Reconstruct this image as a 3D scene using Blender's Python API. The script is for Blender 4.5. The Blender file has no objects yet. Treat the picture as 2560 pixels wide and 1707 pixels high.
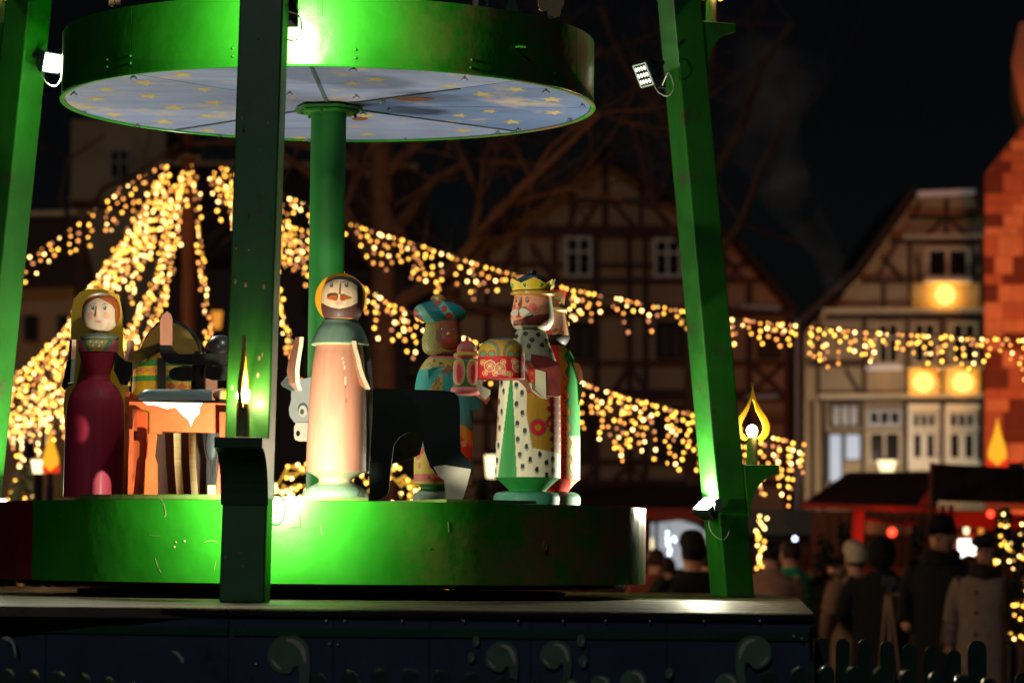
import bpy, math, random
import numpy as np
from mathutils import Vector, Matrix, Euler

random.seed(7)
SC = bpy.context.scene
COL = SC.collection
rad = math.radians

# ------------------------------------------------------------------ camera
F = 7900.0                       # focal length in pixels of the 2560 px wide photograph
PITCH, ROLL, CAMZ = 3.83, 0.55, 1.6
RM = Matrix.Rotation(rad(90 + PITCH), 3, 'X') @ Matrix.Rotation(rad(ROLL), 3, 'Z')
CAMP = Vector((0, 0, CAMZ))
cd = bpy.data.cameras.new('camera')
cam = bpy.data.objects.new('camera', cd)
COL.objects.link(cam)
cam.matrix_world = Matrix.Translation(CAMP) @ RM.to_4x4()
cd.sensor_width = 36.0
cd.lens = 36.0 * F / 2560.0
cd.clip_start = 0.1
cd.clip_end = 1500
cd.dof.use_dof = True
cd.dof.focus_distance = 11.6
cd.dof.aperture_fstop = 3.3
cd.dof.aperture_blades = 0
SC.camera = cam

# ------------------------------------------------------------------ night sky, front fill, exposure
w = bpy.data.worlds.new("World")
SC.world = w
w.use_nodes = True
nt = w.node_tree
sky = nt.nodes.new('ShaderNodeTexSky')
sky.sky_type = 'NISHITA'
sky.sun_disc = False
sky.sun_elevation = rad(35)
sky.sun_rotation = rad(200)
bg = nt.nodes['Background']
nt.links.new(sky.outputs[0], bg.inputs[0])
bg.inputs[1].default_value = 0.0004
sl = bpy.data.lights.new('front_fill', 'SUN')  # added fill from behind the camera, stands in for the crowd's dim lights
sl.energy = 0.15
sl.angle = rad(0.5)
sl.color = (0.85, 0.87, 1.0)
so = bpy.data.objects.new('front_fill', sl)
so.rotation_euler = (rad(62), 0, rad(-14))
COL.objects.link(so)
SC.view_settings.view_transform = 'Standard'
SC.view_settings.look = 'None'
SC.view_settings.gamma = 1
SC.view_settings.exposure = 0
SC.view_settings.use_curve_mapping = False
try:
    cy = SC.cycles
    cy.use_denoising = True
    cy.sample_clamp_indirect = 4.0
    cy.sample_clamp_direct = 0
    cy.use_light_tree = True
    cy.max_bounces = 6
    cy.diffuse_bounces = 3
    cy.glossy_bounces = 3
    cy.caustics_reflective = False
    cy.caustics_refractive = False
except Exception:
    pass


def P(x, y, Y):
    """the world point seen at photo pixel x, y on the plane at depth Y"""
    d = RM @ Vector(((x - 1280) / F, -(y - 853.5) / F, -1))
    return CAMP + d * (Y / d.y)


def Pz(x, y, z):
    d = RM @ Vector(((x - 1280) / F, -(y - 853.5) / F, -1))
    return CAMP + d * ((z - CAMZ) / d.z)


# ------------------------------------------------------------------ materials
def srgb(h):
    h = h.lstrip('#')
    v = [int(h[i:i + 2], 16) / 255 for i in (0, 2, 4)]
    return tuple(c / 12.92 if c <= .04045 else ((c + .055) / 1.055) ** 2.4 for c in v)


def mat(name, col, rough=.5, var=.25, scale=8, bump=.15, metal=0, coat=0, stretch=(1, 1, 1), bscale=None, spec=.5, dirt=None, dmask=None, emis=None, es=0, bdist=.004):
    m = bpy.data.materials.new(name)
    m.use_nodes = True
    nt = m.node_tree
    N, L = nt.nodes, nt.links
    b = N['Principled BSDF']
    if isinstance(col, str):
        col = srgb(col)
    tc = N.new('ShaderNodeTexCoord')
    mp = N.new('ShaderNodeMapping')
    mp.inputs['Scale'].default_value = stretch
    L.new(tc.outputs['Object'], mp.inputs[0])
    nz = N.new('ShaderNodeTexNoise')
    nz.inputs['Scale'].default_value = scale
    nz.inputs['Detail'].default_value = 6
    nz.inputs['Roughness'].default_value = .65
    L.new(mp.outputs[0], nz.inputs['Vector'])
    cr = N.new('ShaderNodeValToRGB')
    cr.color_ramp.elements[0].position = .3
    cr.color_ramp.elements[1].position = .7
    cr.color_ramp.elements[0].color = tuple(c * (1 - var) for c in col) + (1,)
    cr.color_ramp.elements[1].color = tuple(min(1, c * (1 + var * .6)) for c in col) + (1,)
    L.new(nz.outputs['Fac'], cr.inputs[0])
    out = cr.outputs[0]
    if dirt:
        dn = N.new('ShaderNodeTexNoise')
        dn.inputs['Scale'].default_value = dirt[1]
        dn.inputs['Detail'].default_value = 8
        dn.inputs['Roughness'].default_value = .75
        L.new(tc.outputs['Object'], dn.inputs['Vector'])
        dr = N.new('ShaderNodeValToRGB')
        dr.color_ramp.elements[0].position = dirt[2]
        dr.color_ramp.elements[1].position = dirt[2] + .1
        L.new(dn.outputs['Fac'], dr.inputs[0])
        mx = N.new('ShaderNodeMixRGB')
        if dmask:
            sx = N.new('ShaderNodeSeparateXYZ'); L.new(tc.outputs['Object'], sx.inputs[0])
            mk = N.new('ShaderNodeMapRange'); mk.inputs[1].default_value = dmask[0]; mk.inputs[2].default_value = dmask[1]
            L.new(sx.outputs[0], mk.inputs[0])
            mm_ = N.new('ShaderNodeMath'); mm_.operation = 'MULTIPLY'
            L.new(mk.outputs[0], mm_.inputs[0]); L.new(dr.outputs[0], mm_.inputs[1])
            L.new(mm_.outputs[0], mx.inputs[0])
        else:
            L.new(dr.outputs[0], mx.inputs[0])
        L.new(out, mx.inputs[1])
        dc = srgb(dirt[0]) if isinstance(dirt[0], str) else dirt[0]
        mx.inputs[2].default_value = tuple(dc) + (1,)
        out = mx.outputs[0]
    L.new(out, b.inputs['Base Color'])
    rr = N.new('ShaderNodeMapRange')
    rr.inputs[3].default_value = max(.02, rough - .1)
    rr.inputs[4].default_value = min(1, rough + .12)
    L.new(nz.outputs['Fac'], rr.inputs[0])
    L.new(rr.outputs[0], b.inputs['Roughness'])
    b.inputs['Metallic'].default_value = metal
    b.inputs['Specular IOR Level'].default_value = spec
    if coat:
        b.inputs['Coat Weight'].default_value = coat
        b.inputs['Coat Roughness'].default_value = .18
    if bump:
        n2 = N.new('ShaderNodeTexNoise')
        n2.inputs['Scale'].default_value = bscale or scale * 4
        n2.inputs['Detail'].default_value = 4
        L.new(mp.outputs[0], n2.inputs['Vector'])
        bp = N.new('ShaderNodeBump')
        bp.inputs['Strength'].default_value = bump
        bp.inputs['Distance'].default_value = bdist
        L.new(n2.outputs['Fac'], bp.inputs['Height'])
        L.new(bp.outputs[0], b.inputs['Normal'])
    if emis is not None:
        b.inputs['Emission Color'].default_value = tuple(emis) + (1,)
        b.inputs['Emission Strength'].default_value = es
    return m


def glow(name, col, es, sampled=False):
    m = bpy.data.materials.new(name)
    m.use_nodes = True
    nt = m.node_tree
    b = nt.nodes['Principled BSDF']
    b.inputs['Base Color'].default_value = (.03, .025, .02, 1)
    b.inputs['Emission Color'].default_value = tuple(col) + (1,)
    b.inputs['Emission Strength'].default_value = es
    m.cycles.emission_sampling = 'AUTO' if sampled else 'NONE'
    return m


def paintmat(name, rough=.6, coat=.03):
    """paint whose colours were laid on by hand, stored per point"""
    m = bpy.data.materials.new(name)
    m.use_nodes = True
    nt = m.node_tree
    N, L = nt.nodes, nt.links
    b = N['Principled BSDF']
    at = N.new('ShaderNodeAttribute')
    at.attribute_name = 'paint'
    tc = N.new('ShaderNodeTexCoord')
    mp = N.new('ShaderNodeMapping')
    mp.inputs['Scale'].default_value = (1, 1, .12)
    L.new(tc.outputs['Object'], mp.inputs[0])
    nz = N.new('ShaderNodeTexNoise')
    nz.inputs['Scale'].default_value = 55
    nz.inputs['Detail'].default_value = 5
    L.new(mp.outputs[0], nz.inputs['Vector'])
    mr = N.new('ShaderNodeMapRange')
    mr.inputs[3].default_value = .62
    mr.inputs[4].default_value = 1.2
    L.new(nz.outputs['Fac'], mr.inputs[0])
    mx = N.new('ShaderNodeVectorMath')
    mx.operation = 'SCALE'
    L.new(at.outputs['Color'], mx.inputs[0])
    L.new(mr.outputs[0], mx.inputs['Scale'])
    L.new(mx.outputs[0], b.inputs['Base Color'])
    b.inputs['Roughness'].default_value = rough
    b.inputs['Coat Weight'].default_value = coat
    b.inputs['Coat Roughness'].default_value = .2
    bp = N.new('ShaderNodeBump')
    bp.inputs['Strength'].default_value = .12
    bp.inputs['Distance'].default_value = .002
    L.new(nz.outputs['Fac'], bp.inputs['Height'])
    L.new(bp.outputs[0], b.inputs['Normal'])
    return m


M = {}
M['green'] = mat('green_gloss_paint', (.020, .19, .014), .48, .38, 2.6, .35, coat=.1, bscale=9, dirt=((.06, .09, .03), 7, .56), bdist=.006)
M['green_rim'] = mat('green_rim_paint', (.022, .29, .012), .34, .28, 3, .65, coat=.3, bscale=7, dirt=((.26, .17, .07), 2.6, .48), dmask=(.25, .85), bdist=.008)  # brown towards the right: wear, plus warm lantern reflection put into the colour
M['green_dark'] = mat('bottle_green_paint', (.012, .085, .03), .4, .2, 6, .2, coat=.2)
M['redpaint'] = mat('dark_red_paint', (.22, .008, .02), .35, .2, 5, .2, coat=.2)
M['pole'] = mat('green_pole_paint', (.010, .17, .02), .6, .15, 5, .15)
M['black'] = mat('black_paint', (.01, .011, .012), .4, .2, 10, .1)
M['blackwood'] = mat('black_stained_wood', (.012, .010, .009), .32, .3, 20, .15, coat=.35, stretch=(1, 1, .2))
M['plywood'] = mat('plywood_edge', '#b5a070', .6, .35, 40, .3, stretch=(.1, .1, 3))
M['plyedge'] = mat('bare_wood_edge', '#b9a184', .6, .2, 20, .2)
M['cream'] = mat('cream_wood', '#f0dfbd', .45, .12, 20, .1)
M['pinkskin'] = mat('pink_painted_wood', '#f2c2a2', .45, .12, 15, .1)
M['brownside'] = mat('brown_painted_side', '#8a5a44', .5, .25, 15, .15)  # plain brown; on the crowned king's hand it stands for shadow
M['deck'] = mat('weathered_deck_board', '#6a6046', .48, .5, 3, .4, stretch=(.25, 2.5, 1), bscale=30, dirt=((.03, .035, .03), 5, .58))
M['navy'] = mat('navy_panel_paint', (.05, .085, .135), .4, .35, 2.2, .3, bscale=9, dirt=((.01, .02, .03), 3, .6))
M['scroll'] = mat('grey_green_scroll_paint', (.15, .27, .16), .45, .25, 9, .2)
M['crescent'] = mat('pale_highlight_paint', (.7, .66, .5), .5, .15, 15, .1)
M['chrome'] = mat('galvanised_steel', (.45, .45, .43), .3, .2, 30, .1, metal=1)
M['yellow'] = mat('yellow_flame_board', (.75, .42, .02), .45, .15, 10, .1)
M['tube'] = mat('grimy_candle_tube', (.30, .26, .10), .5, .4, 20, .2, dirt=((.05, .05, .03), 14, .55))
M['whitecable'] = mat('white_cable', (.6, .6, .52), .45, .1, 10, 0)
M['paint'] = paintmat('hand_painted_wood')
M['orange'] = mat('orange_painted_wood', '#d9602c', .5, .2, 12, .2)
M['orange2'] = mat('bright_orange_edge', '#e8481a', .45, .2, 12, .2)
M['goldwood'] = mat('ochre_painted_wood', '#e0bc2c', .5, .2, 10, .2, stretch=(1, 1, .2))
M['brown'] = mat('dark_brown_board', '#4a2a16', .6, .25, 10, .2)
M['tanwood'] = mat('pale_carved_wood', '#c9a870', .5, .2, 10, .2)
M['charcoal'] = mat('charcoal_painted_wood', '#1c2526', .75, .35, 9, .25, stretch=(.3, 1, 1), dirt=((.03, .03, .028), 18, .62), spec=.15)
M['grey'] = mat('light_grey_painted_wood', '#a9adab', .5, .12, 12, .1)
M['greydark'] = mat('slate_grey_painted_wood', '#4a5356', .5, .2, 12, .1)
M['offwhite'] = mat('off_white_painted_wood', '#dcd6c0', .5, .12, 12, .1)
M['teal'] = mat('teal_painted_wood', '#0f7f80', .4, .2, 12, .1, coat=.2)
M['gold'] = mat('gold_paint', (.55, .36, .08), .35, .2, 20, .1, metal=.4, coat=.2)
M['blackglass'] = mat('dark_window_glass', (.01, .012, .015), .15, .1, 5, 0)
M['bulb'] = glow('warm_bulb_glass', (1, .78, .42), 60)


M['haloyellow'] = mat('yellow_orange_halo', '#e09a12', .45, .15, 12, .1, coat=.2)
M['moustachewood'] = mat('red_brown_carved_wood', '#b0582a', .4, .2, 20, .1)
M['creamedge'] = mat('cream_sawn_edge', '#f3ddb8', .45, .1, 20, .1)
M['greyteal'] = mat('pale_green_sleeve_edge', '#9db8a4', .45, .15, 20, .1)
M['clothblue'] = mat('pale_blue_cloth_paint', '#b8d2e4', .5, .06, 10, 0)
M['bluegrey'] = mat('pale_blue_grey_blanket_paint', '#86a8aa', .35, .12, 10, .1, coat=.3)
M['pinkbrown'] = mat('pinkish_horn_tip_paint', '#b87a62', .5, .3, 25, .15, stretch=(1, 1, .15))
M['palegrain'] = mat('pale_ribbed_wood_grain', '#e2cd8e', .5, .25, 60, .3, stretch=(.1, .1, 2))
M['goldbrown'] = mat('dull_ochre_wood', '#7a6224', .5, .3, 10, .2)
M['crownpaint'] = paintmat('polished_crown_paint', .25, .6)
M['darkteal'] = mat('dark_teal_gloss', '#0c2f36', .3, .2, 8, .1, coat=.4)
M['green_gem'] = mat('green_gem', '#1fa02e', .2, .1, 8, 0, coat=.8)
M['red_gem'] = mat('red_gem', '#c01818', .2, .1, 8, 0, coat=.8)
M['darkred'] = mat('dark_red_sleeve_paint', '#7c2a22', .45, .4, 22, .15, dirt=((.25, .16, .05), 30, .62))
M['ochrepattern'] = mat('ochre_sleeve_with_scrolls', '#b09a4a', .45, .3, 22, .15, dirt=((.08, .06, .02), 24, .58))


def spotted(name, base, spot, scale, size):
    m = mat(name, base, .45, .1, 10, .1)
    nt = m.node_tree
    N, L = nt.nodes, nt.links
    b = N['Principled BSDF']
    src = b.inputs['Base Color'].links[0].from_socket
    tc = N.new('ShaderNodeTexCoord')
    vo = N.new('ShaderNodeTexVoronoi')
    vo.inputs['Scale'].default_value = scale
    vo.inputs['Randomness'].default_value = .35
    L.new(tc.outputs['Object'], vo.inputs['Vector'])
    lt_ = N.new('ShaderNodeMath'); lt_.operation = 'LESS_THAN'
    lt_.inputs[1].default_value = size
    L.new(vo.outputs['Distance'], lt_.inputs[0])
    mx = N.new('ShaderNodeMixRGB')
    L.new(lt_.outputs[0], mx.inputs[0])
    L.new(src, mx.inputs[1])
    mx.inputs[2].default_value = tuple(srgb(spot)) + (1,)
    L.new(mx.outputs[0], b.inputs['Base Color'])
    return m
M['ermine'] = spotted('spotted_ermine_paint', '#c9c6a6', '#1c2422', 26, .22)


M['ridgewhite'] = mat('pale_zinc_ridge', '#e4ecff', .4, .1, 3, .1)
M['stonejoint'] = mat('mortar_joint', '#7a4a3a', .9, .2, 3, .2)
M['redstone'] = mat('red_sandstone', '#a8684c', .85, .25, 2.5, .4, bdist=.02)
M['redstone2'] = mat('pale_red_sandstone', '#c08a66', .85, .25, 2.5, .4, bdist=.02)
M['redstone3'] = mat('dark_red_sandstone', '#603024', .85, .25, 2.5, .4, bdist=.02)


# ------------------------------------------------------------------ mesh helper
class MB:
    def __init__(self):
        self.v, self.f, self.mi, self.c = [], [], [], None

    def add(self, vs, fs, mi=0):
        o = len(self.v)
        self.v += [Vector(q) for q in vs]
        for f in fs:
            self.f.append([i + o for i in f])
            self.mi.append(mi)
        return self

    def box(self, c, s, R=None, mi=0):
        c = Vector(c)
        vs = []
        for z in (-.5, .5):
            for x, y in ((-.5, -.5), (.5, -.5), (.5, .5), (-.5, .5)):
                q = Vector((x * s[0], y * s[1], z * s[2]))
                vs.append(c + (R @ q if R else q))
        return self.add(vs, [(3, 2, 1, 0), (4, 5, 6, 7), (0, 1, 5, 4), (1, 2, 6, 5), (2, 3, 7, 6), (3, 0, 4, 7)], mi)

    def bar(self, a, b, wdt, t, nrm=Vector((0, -1, 0)), mi=0):
        """a straight board from a to b, wdt wide in the plane across nrm, t thick"""
        a, b = Vector(a), Vector(b)
        d = (b - a).normalized()
        s = d.cross(nrm).normalized()
        n = s.cross(d).normalized()
        vs = []
        for q in (a, b):
            for i, j in ((-.5, -.5), (.5, -.5), (.5, .5), (-.5, .5)):
                vs.append(q + s * (wdt * i) + n * (t * j))
        return self.add(vs, [(3, 2, 1, 0), (4, 5, 6, 7), (0, 1, 5, 4), (1, 2, 6, 5), (2, 3, 7, 6), (3, 0, 4, 7)], mi)

    def prism(self, pts, off, mi=0, mside=None, cap0=True):
        """polygon pts (3D) pushed along off"""
        n = len(pts)
        off = Vector(off)
        vs = [Vector(p) for p in pts] + [Vector(p) + off for p in pts]
        o = len(self.v)
        self.v += vs
        ms = mi if mside is None else mside
        if cap0:
            self.f.append([o + i for i in range(n)]); self.mi.append(mi)
        self.f.append([o + n + i for i in reversed(range(n))]); self.mi.append(mi)
        for i in range(n):
            j = (i + 1) % n
            self.f.append([o + i, o + n + i, o + n + j, o + j]); self.mi.append(ms)
        return self

    def tube(self, path, r, n=8, mi=0, caps=True):
        path = [Vector(p) for p in path]
        rs = r if isinstance(r, (list, tuple)) else [r] * len(path)
        o = len(self.v)
        up = Vector((0.13, 0.21, 1)).normalized()
        for i, p in enumerate(path):
            t = (path[min(i + 1, len(path) - 1)] - path[max(i - 1, 0)]).normalized()
            a = t.cross(up)
            if a.length < .05:
                a = t.cross(Vector((1, 0, 0)))
            a.normalize()
            b = t.cross(a)
            for k in range(n):
                g = 2 * math.pi * k / n
                self.v.append(p + (a * math.cos(g) + b * math.sin(g)) * rs[i])
        for i in range(len(path) - 1):
            for k in range(n):
                self.f.append([o + i * n + k, o + i * n + (k + 1) % n, o + (i + 1) * n + (k + 1) % n, o + (i + 1) * n + k])
                self.mi.append(mi)
        if caps:
            self.f.append([o + k for k in reversed(range(n))]); self.mi.append(mi)
            e = o + (len(path) - 1) * n
            self.f.append([e + k for k in range(n)]); self.mi.append(mi)
        return self

    def ell(self, c, r, n=16, m=10, R=None, mi=0, zmin=-1):
        """ellipsoid"""
        c = Vector(c)
        o = len(self.v)
        for i in range(m + 1):
            ph = math.asin(zmin) + (math.pi / 2 - math.asin(zmin)) * i / m
            for k in range(n):
                g = 2 * math.pi * k / n
                q = Vector((r[0] * math.cos(ph) * math.cos(g), r[1] * math.cos(ph) * math.sin(g), r[2] * math.sin(ph)))
                self.v.append(c + (R @ q if R else q))
        for i in range(m):
            for k in range(n):
                self.f.append([o + i * n + k, o + i * n + (k + 1) % n, o + (i + 1) * n + (k + 1) % n, o + (i + 1) * n + k])
                self.mi.append(mi)
        if zmin > -1:
            self.f.append([o + k for k in reversed(range(n))]); self.mi.append(mi)
        return self

    def lathe(self, c, prof, n=32, mi=0, sy=1):
        c = Vector(c)
        o = len(self.v)
        for z, r in prof:
            for k in range(n):
                g = 2 * math.pi * k / n
                self.v.append(c + Vector((r * math.sin(g), -r * math.cos(g) * sy, z)))
        for i in range(len(prof) - 1):
            for k in range(n):
                self.f.append([o + i * n + k, o + i * n + (k + 1) % n, o + (i + 1) * n + (k + 1) % n, o + (i + 1) * n + k])
                self.mi.append(mi)
        self.f.append([o + k for k in reversed(range(n))]); self.mi.append(mi)
        e = o + (len(prof) - 1) * n
        self.f.append([e + k for k in range(n)]); self.mi.append(mi)
        return self

    def mesh(self, name, mats, org=Vector((0, 0, 0)), smooth=False, bevel=0):
        me = bpy.data.meshes.new(name)
        me.from_pydata([tuple(q - org) for q in self.v], [], self.f)
        for m in mats:
            me.materials.append(M[m] if isinstance(m, str) else m)
        if len(mats) > 1:
            me.polygons.foreach_set('material_index', self.mi)
        if smooth:
            me.polygons.foreach_set('use_smooth', [True] * len(me.polygons))
        if self.c is not None:
            a = me.color_attributes.new('paint', 'FLOAT_COLOR', 'POINT')
            a.data.foreach_set('color', np.array(self.c, dtype=np.float32).ravel())
        me.update()
        if smooth is True:
            try:
                me.set_sharp_from_angle(angle=rad(38))
            except Exception:
                pass
        return me

    def build(self, name, mats, parent=None, smooth=False, bevel=0, loc=None):
        if not isinstance(mats, (list, tuple)):
            mats = [mats]
        org = worldloc(parent) if parent is not None else Vector((0, 0, 0))
        if loc is not None:
            org = Vector(loc)
        me = self.mesh(name, mats, org, smooth)
        o = bpy.data.objects.new(name, me)
        COL.objects.link(o)
        if parent is not None:
            o.parent = parent
            o.location = org - worldloc(parent)
        else:
            o.location = org
        if bevel:
            b = o.modifiers.new('bevel', 'BEVEL')
            b.width = bevel
            b.segments = 2
            b.limit_method = 'ANGLE'
        return o


def worldloc(o):
    q = Vector((0, 0, 0))
    while o is not None:
        q += o.location
        o = o.parent
    return q


def tag(o, label=None, cat=None, group=None, kind=None):
    if label: o['label'] = label
    if cat: o['category'] = cat
    if group: o['group'] = group
    if kind: o['kind'] = kind
    return o


def thing(name, label, cat, loc, group=None):
    o = bpy.data.objects.new(name, None)
    o.empty_display_size = .1
    COL.objects.link(o)
    o.location = loc
    return tag(o, label, cat, group)


def part(name, me, parent, loc):
    """one more object of a shared mesh, at world point loc"""
    o = bpy.data.objects.new(name, me)
    COL.objects.link(o)
    o.parent = parent
    o.location = Vector(loc) - worldloc(parent)
    return o


def struct(o):
    o['kind'] = 'structure'
    return o


def lamp(name, kind, parent, loc, energy, color, size=.1, aim=None, size_y=None, spot=None, blend=.5, soft=None):
    l = bpy.data.lights.new(name, kind)
    l.energy = energy
    l.color = color
    if kind == 'AREA':
        l.shape = 'RECTANGLE'
        l.size = size
        l.size_y = size_y or size
    elif kind in ('POINT', 'SPOT'):
        l.shadow_soft_size = size
        if kind == 'SPOT':
            l.spot_size = spot or 1
            l.spot_blend = blend
    o = bpy.data.objects.new(name, l)
    COL.objects.link(o)
    if parent is not None:
        o.parent = parent
        o.location = Vector(loc) - worldloc(parent)
    else:
        o.location = loc
    if aim is not None:
        o.rotation_mode = 'QUATERNION'
        o.rotation_quaternion = (Vector(aim)).to_track_quat('-Z', 'Y')
    return o


def cat_rom(pts, step):
    """smooth curve through 2D/3D points"""
    pts = [Vector(p) for p in pts]
    out = []
    for i in range(len(pts) - 1):
        p0, p1, p2, p3 = pts[max(i - 1, 0)], pts[i], pts[i + 1], pts[min(i + 2, len(pts) - 1)]
        n = max(1, int((p2 - p1).length / step))
        for k in range(n):
            t = k / n
            out.append(.5 * ((2 * p1) + (p2 - p0) * t + (2 * p0 - 5 * p1 + 4 * p2 - p3) * t * t + (3 * p1 - p0 - 3 * p2 + p3) * t ** 3))
    out.append(pts[-1])
    return out


def plate(name, pts, Y, t, mface, medge, parent, curve=0, yaw=0, pivot=None, smooth=False, along=None):
    """a board sawn to a px outline, front face at depth Y, t metres thick (backwards)"""
    if curve:
        q = [Vector((a, b, 0)) for a, b in pts]
        q = cat_rom(q + [q[0]], curve)[:-1]
        pts = [(v.x, v.y) for v in q]
    W = [P(a, b, Y) for a, b in pts]
    off = Vector((0, t, 0))
    if yaw:
        pv = P(pivot[0], pivot[1], Y) if pivot else sum(W, Vector()) / len(W)
        R = Matrix.Rotation(rad(yaw), 3, 'Z')
        k = 1 / math.cos(rad(yaw))
        W = [pv + R @ Vector(((q.x - pv.x) * k, q.y - pv.y, q.z - pv.z)) for q in W]
        off = R @ off
    if along:
        off = (P(along[0], along[1], Y) - CAMP)
        off.z = 0
        off = off.normalized() * t
    b = MB()
    ar = sum(pts[i][0] * pts[(i + 1) % len(pts)][1] - pts[(i + 1) % len(pts)][0] * pts[i][1] for i in range(len(pts)))
    if ar > 0:
        W.reverse()
    b.prism(W, off, 0, 1)
    return b.build(name, [mface, medge], parent, smooth=smooth)
# ------------------------------------------------------------------ the pyramid
AX = P(807, 1378, 12).x
AXY = 12.0
ZDECK = 1.434
CLOCK = Vector((AX, AXY, 0))


def polar(a, r, z=0.0):
    return Vector((AX + r * math.sin(rad(a)), AXY - r * math.cos(rad(a)), z))


# ground
gm = mat('wet_cobble_stone', (.035, .03, .028), .35, .4, 1.5, .6, bscale=14, bdist=.02)
g = MB().add([(-200, -20, 0), (200, -20, 0), (200, 400, 0), (-200, 400, 0)], [(0, 1, 2, 3)]).build('ground', gm)
struct(g)

# --- stage (platform) with its boards, fascia panels and painted scrolls
st = thing('pyramid_platform', 'dark blue fronted stage with weathered boards and green scroll ornaments carrying the green pyramid', 'stage', (AX, AXY, 0))
FR = Vector((0.87, 9.19, 0)); MIDF = Vector((-.81, 9.17, 0)); LF = Vector((-1.9, 9.40, 0))
RB = Vector((1.16, 12.9, 0)); LB = Vector((-2.6, 12.6, 0)); RB2 = Vector((1.05, 13.9, 0)); LB2 = Vector((-2.4, 13.9, 0))
outline = [LF, MIDF, FR, RB, RB2, LB2, LB]
# deck boards laid left-right, clipped to the outline
ys = 9.17
def xr(y):
    xs = []
    n = len(outline)
    for i in range(n):
        a, b = outline[i], outline[(i + 1) % n]
        if (a.y - y) * (b.y - y) <= 0 and abs(a.y - b.y) > 1e-6:
            xs.append(a.x + (b.x - a.x) * (y - a.y) / (b.y - a.y))
    return (min(xs), max(xs)) if len(xs) >= 2 else None
y = 9.19
k = 0
while y < 13.85:
    y2 = y + .19
    r1, r2 = xr(y + .002), xr(min(y2, 13.89) - .004)
    if r1 and r2:
        if y < 9.5:
            r1 = (LF.x, r1[1]); r2 = (LF.x - .03, r2[1])
            if y < 9.2: r1 = (LF.x, FR.x)
        dz = random.uniform(0, .0015)
        b = MB()
        vs = [(r1[0], y, ZDECK - dz), (r1[1] + .012, y, ZDECK - dz), (r2[1] + .012, y2 - .005, ZDECK - dz), (r2[0], y2 - .005, ZDECK - dz)]
        b.prism([Vector(q) for q in vs], Vector((0, 0, -.03)))
        b.build('deck_board', 'deck', st)
    y = y2
    k += 1
MB().prism([Vector((q.x, q.y + (.012 if i < 3 else 0), ZDECK - .034)) for i, q in enumerate(outline)], Vector((0, 0, -.012))).build('underdeck', 'black', st)
# dark box added behind the panels to stop light leaking through seams
MB().prism([Vector((q.x * .99, q.y + (.05 if i < 3 else -.02), ZDECK - .05)) for i, q in enumerate(outline)], Vector((0, 0, -1.35))).build('light_stop_box', 'black', st)
# nosing
MB().bar((MIDF.x, MIDF.y - .012, ZDECK - .012), (FR.x + .012, FR.y - .012, ZDECK - .012), .016, .02).build('nosing', 'blackwood', st)
MB().bar((LF.x - .3, LF.y + .05, ZDECK - .012), (MIDF.x - .001, MIDF.y - .012, ZDECK - .012), .016, .02).build('nosing', 'blackwood', st)

def fascia(a, b, name='fascia_panel', seams=(.0, 1.0), mt='navy'):
    d = b - a
    for i in range(len(seams) - 1):
        p, q = a + d * seams[i], a + d * seams[i + 1]
        e = d.normalized() * .0012
        m = MB()
        n = Vector((d.y, -d.x, 0)).normalized()
        zt, zb = ZDECK - .03, .05
        q0 = [p + e, q - e]
        m.prism([Vector((q0[0].x, q0[0].y, zt)), Vector((q0[0].x, q0[0].y, zb)), Vector((q0[1].x, q0[1].y, zb)), Vector((q0[1].x, q0[1].y, zt))], -n * .02)
        m.build(name, mt, st)
fascia(MIDF, FR, seams=(0, .18, .345, .52, .62, .755, 1))
fascia(LF, MIDF, seams=(0, .5, 1))
fascia(FR, RB)
# green trim strip under the nosing with its screws
MB().bar((MIDF.x + .012, MIDF.y - .006, ZDECK - .066), (FR.x - .003, FR.y - .006, ZDECK - .066), .024, .010).build('trim_strip', 'green_dark', st)
MB().bar((LF.x, LF.y - .006, ZDECK - .066), (MIDF.x - .004, MIDF.y - .006, ZDECK - .066), .024, .010).build('trim_strip', 'green_dark', st)
scr = MB().ell((0, 0, 0), (.004, .003, .004), 8, 4).mesh('screw', ['chrome'], smooth=True)
for px in (815, 862, 1005, 1160, 1296, 1408, 1514, 1625, 1760, 1900):
    q = P(px, 1552, 9.165)
    part('screw', scr, st, q)

def scroll(px, py, r, flip=1, tail=((.2, 1.2), (.5, 1.9)), cres=1):
    """round headed comma scroll with a pale crescent"""
    Yv = 9.172
    s = Yv / F
    pts = []
    # outline in unit coordinates, y down
    base = [(-.95, .15), (-.85, -.45), (-.45, -.88), (0, -1), (.5, -.9), (.88, -.55), (1.0, 0), (1.02, .6), (.95, 1.2), (.7, 1.9), (.45, 1.9), (.5, 1.2), (.52, .75), (.45, .45), (.25, .5), (.1, .75), (-.3, .78), (-.7, .55)]
    pts = [(px + flip * a * r, py + b * r) for a, b in base]
    plate('scroll_ornament', pts, Yv - .010, .009, 'scroll', 'scroll', st, curve=4)
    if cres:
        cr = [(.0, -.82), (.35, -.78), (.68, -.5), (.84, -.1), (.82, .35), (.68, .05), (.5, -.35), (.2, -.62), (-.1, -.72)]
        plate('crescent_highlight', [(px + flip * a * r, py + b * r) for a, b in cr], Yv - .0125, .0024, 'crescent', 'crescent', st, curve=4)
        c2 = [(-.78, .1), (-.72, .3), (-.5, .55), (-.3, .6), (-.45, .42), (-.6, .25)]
        plate('crescent_highlight', [(px + flip * a * r, py + b * r) for a, b in c2], Yv - .0125, .0024, 'crescent', 'crescent', st, curve=3)

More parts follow.
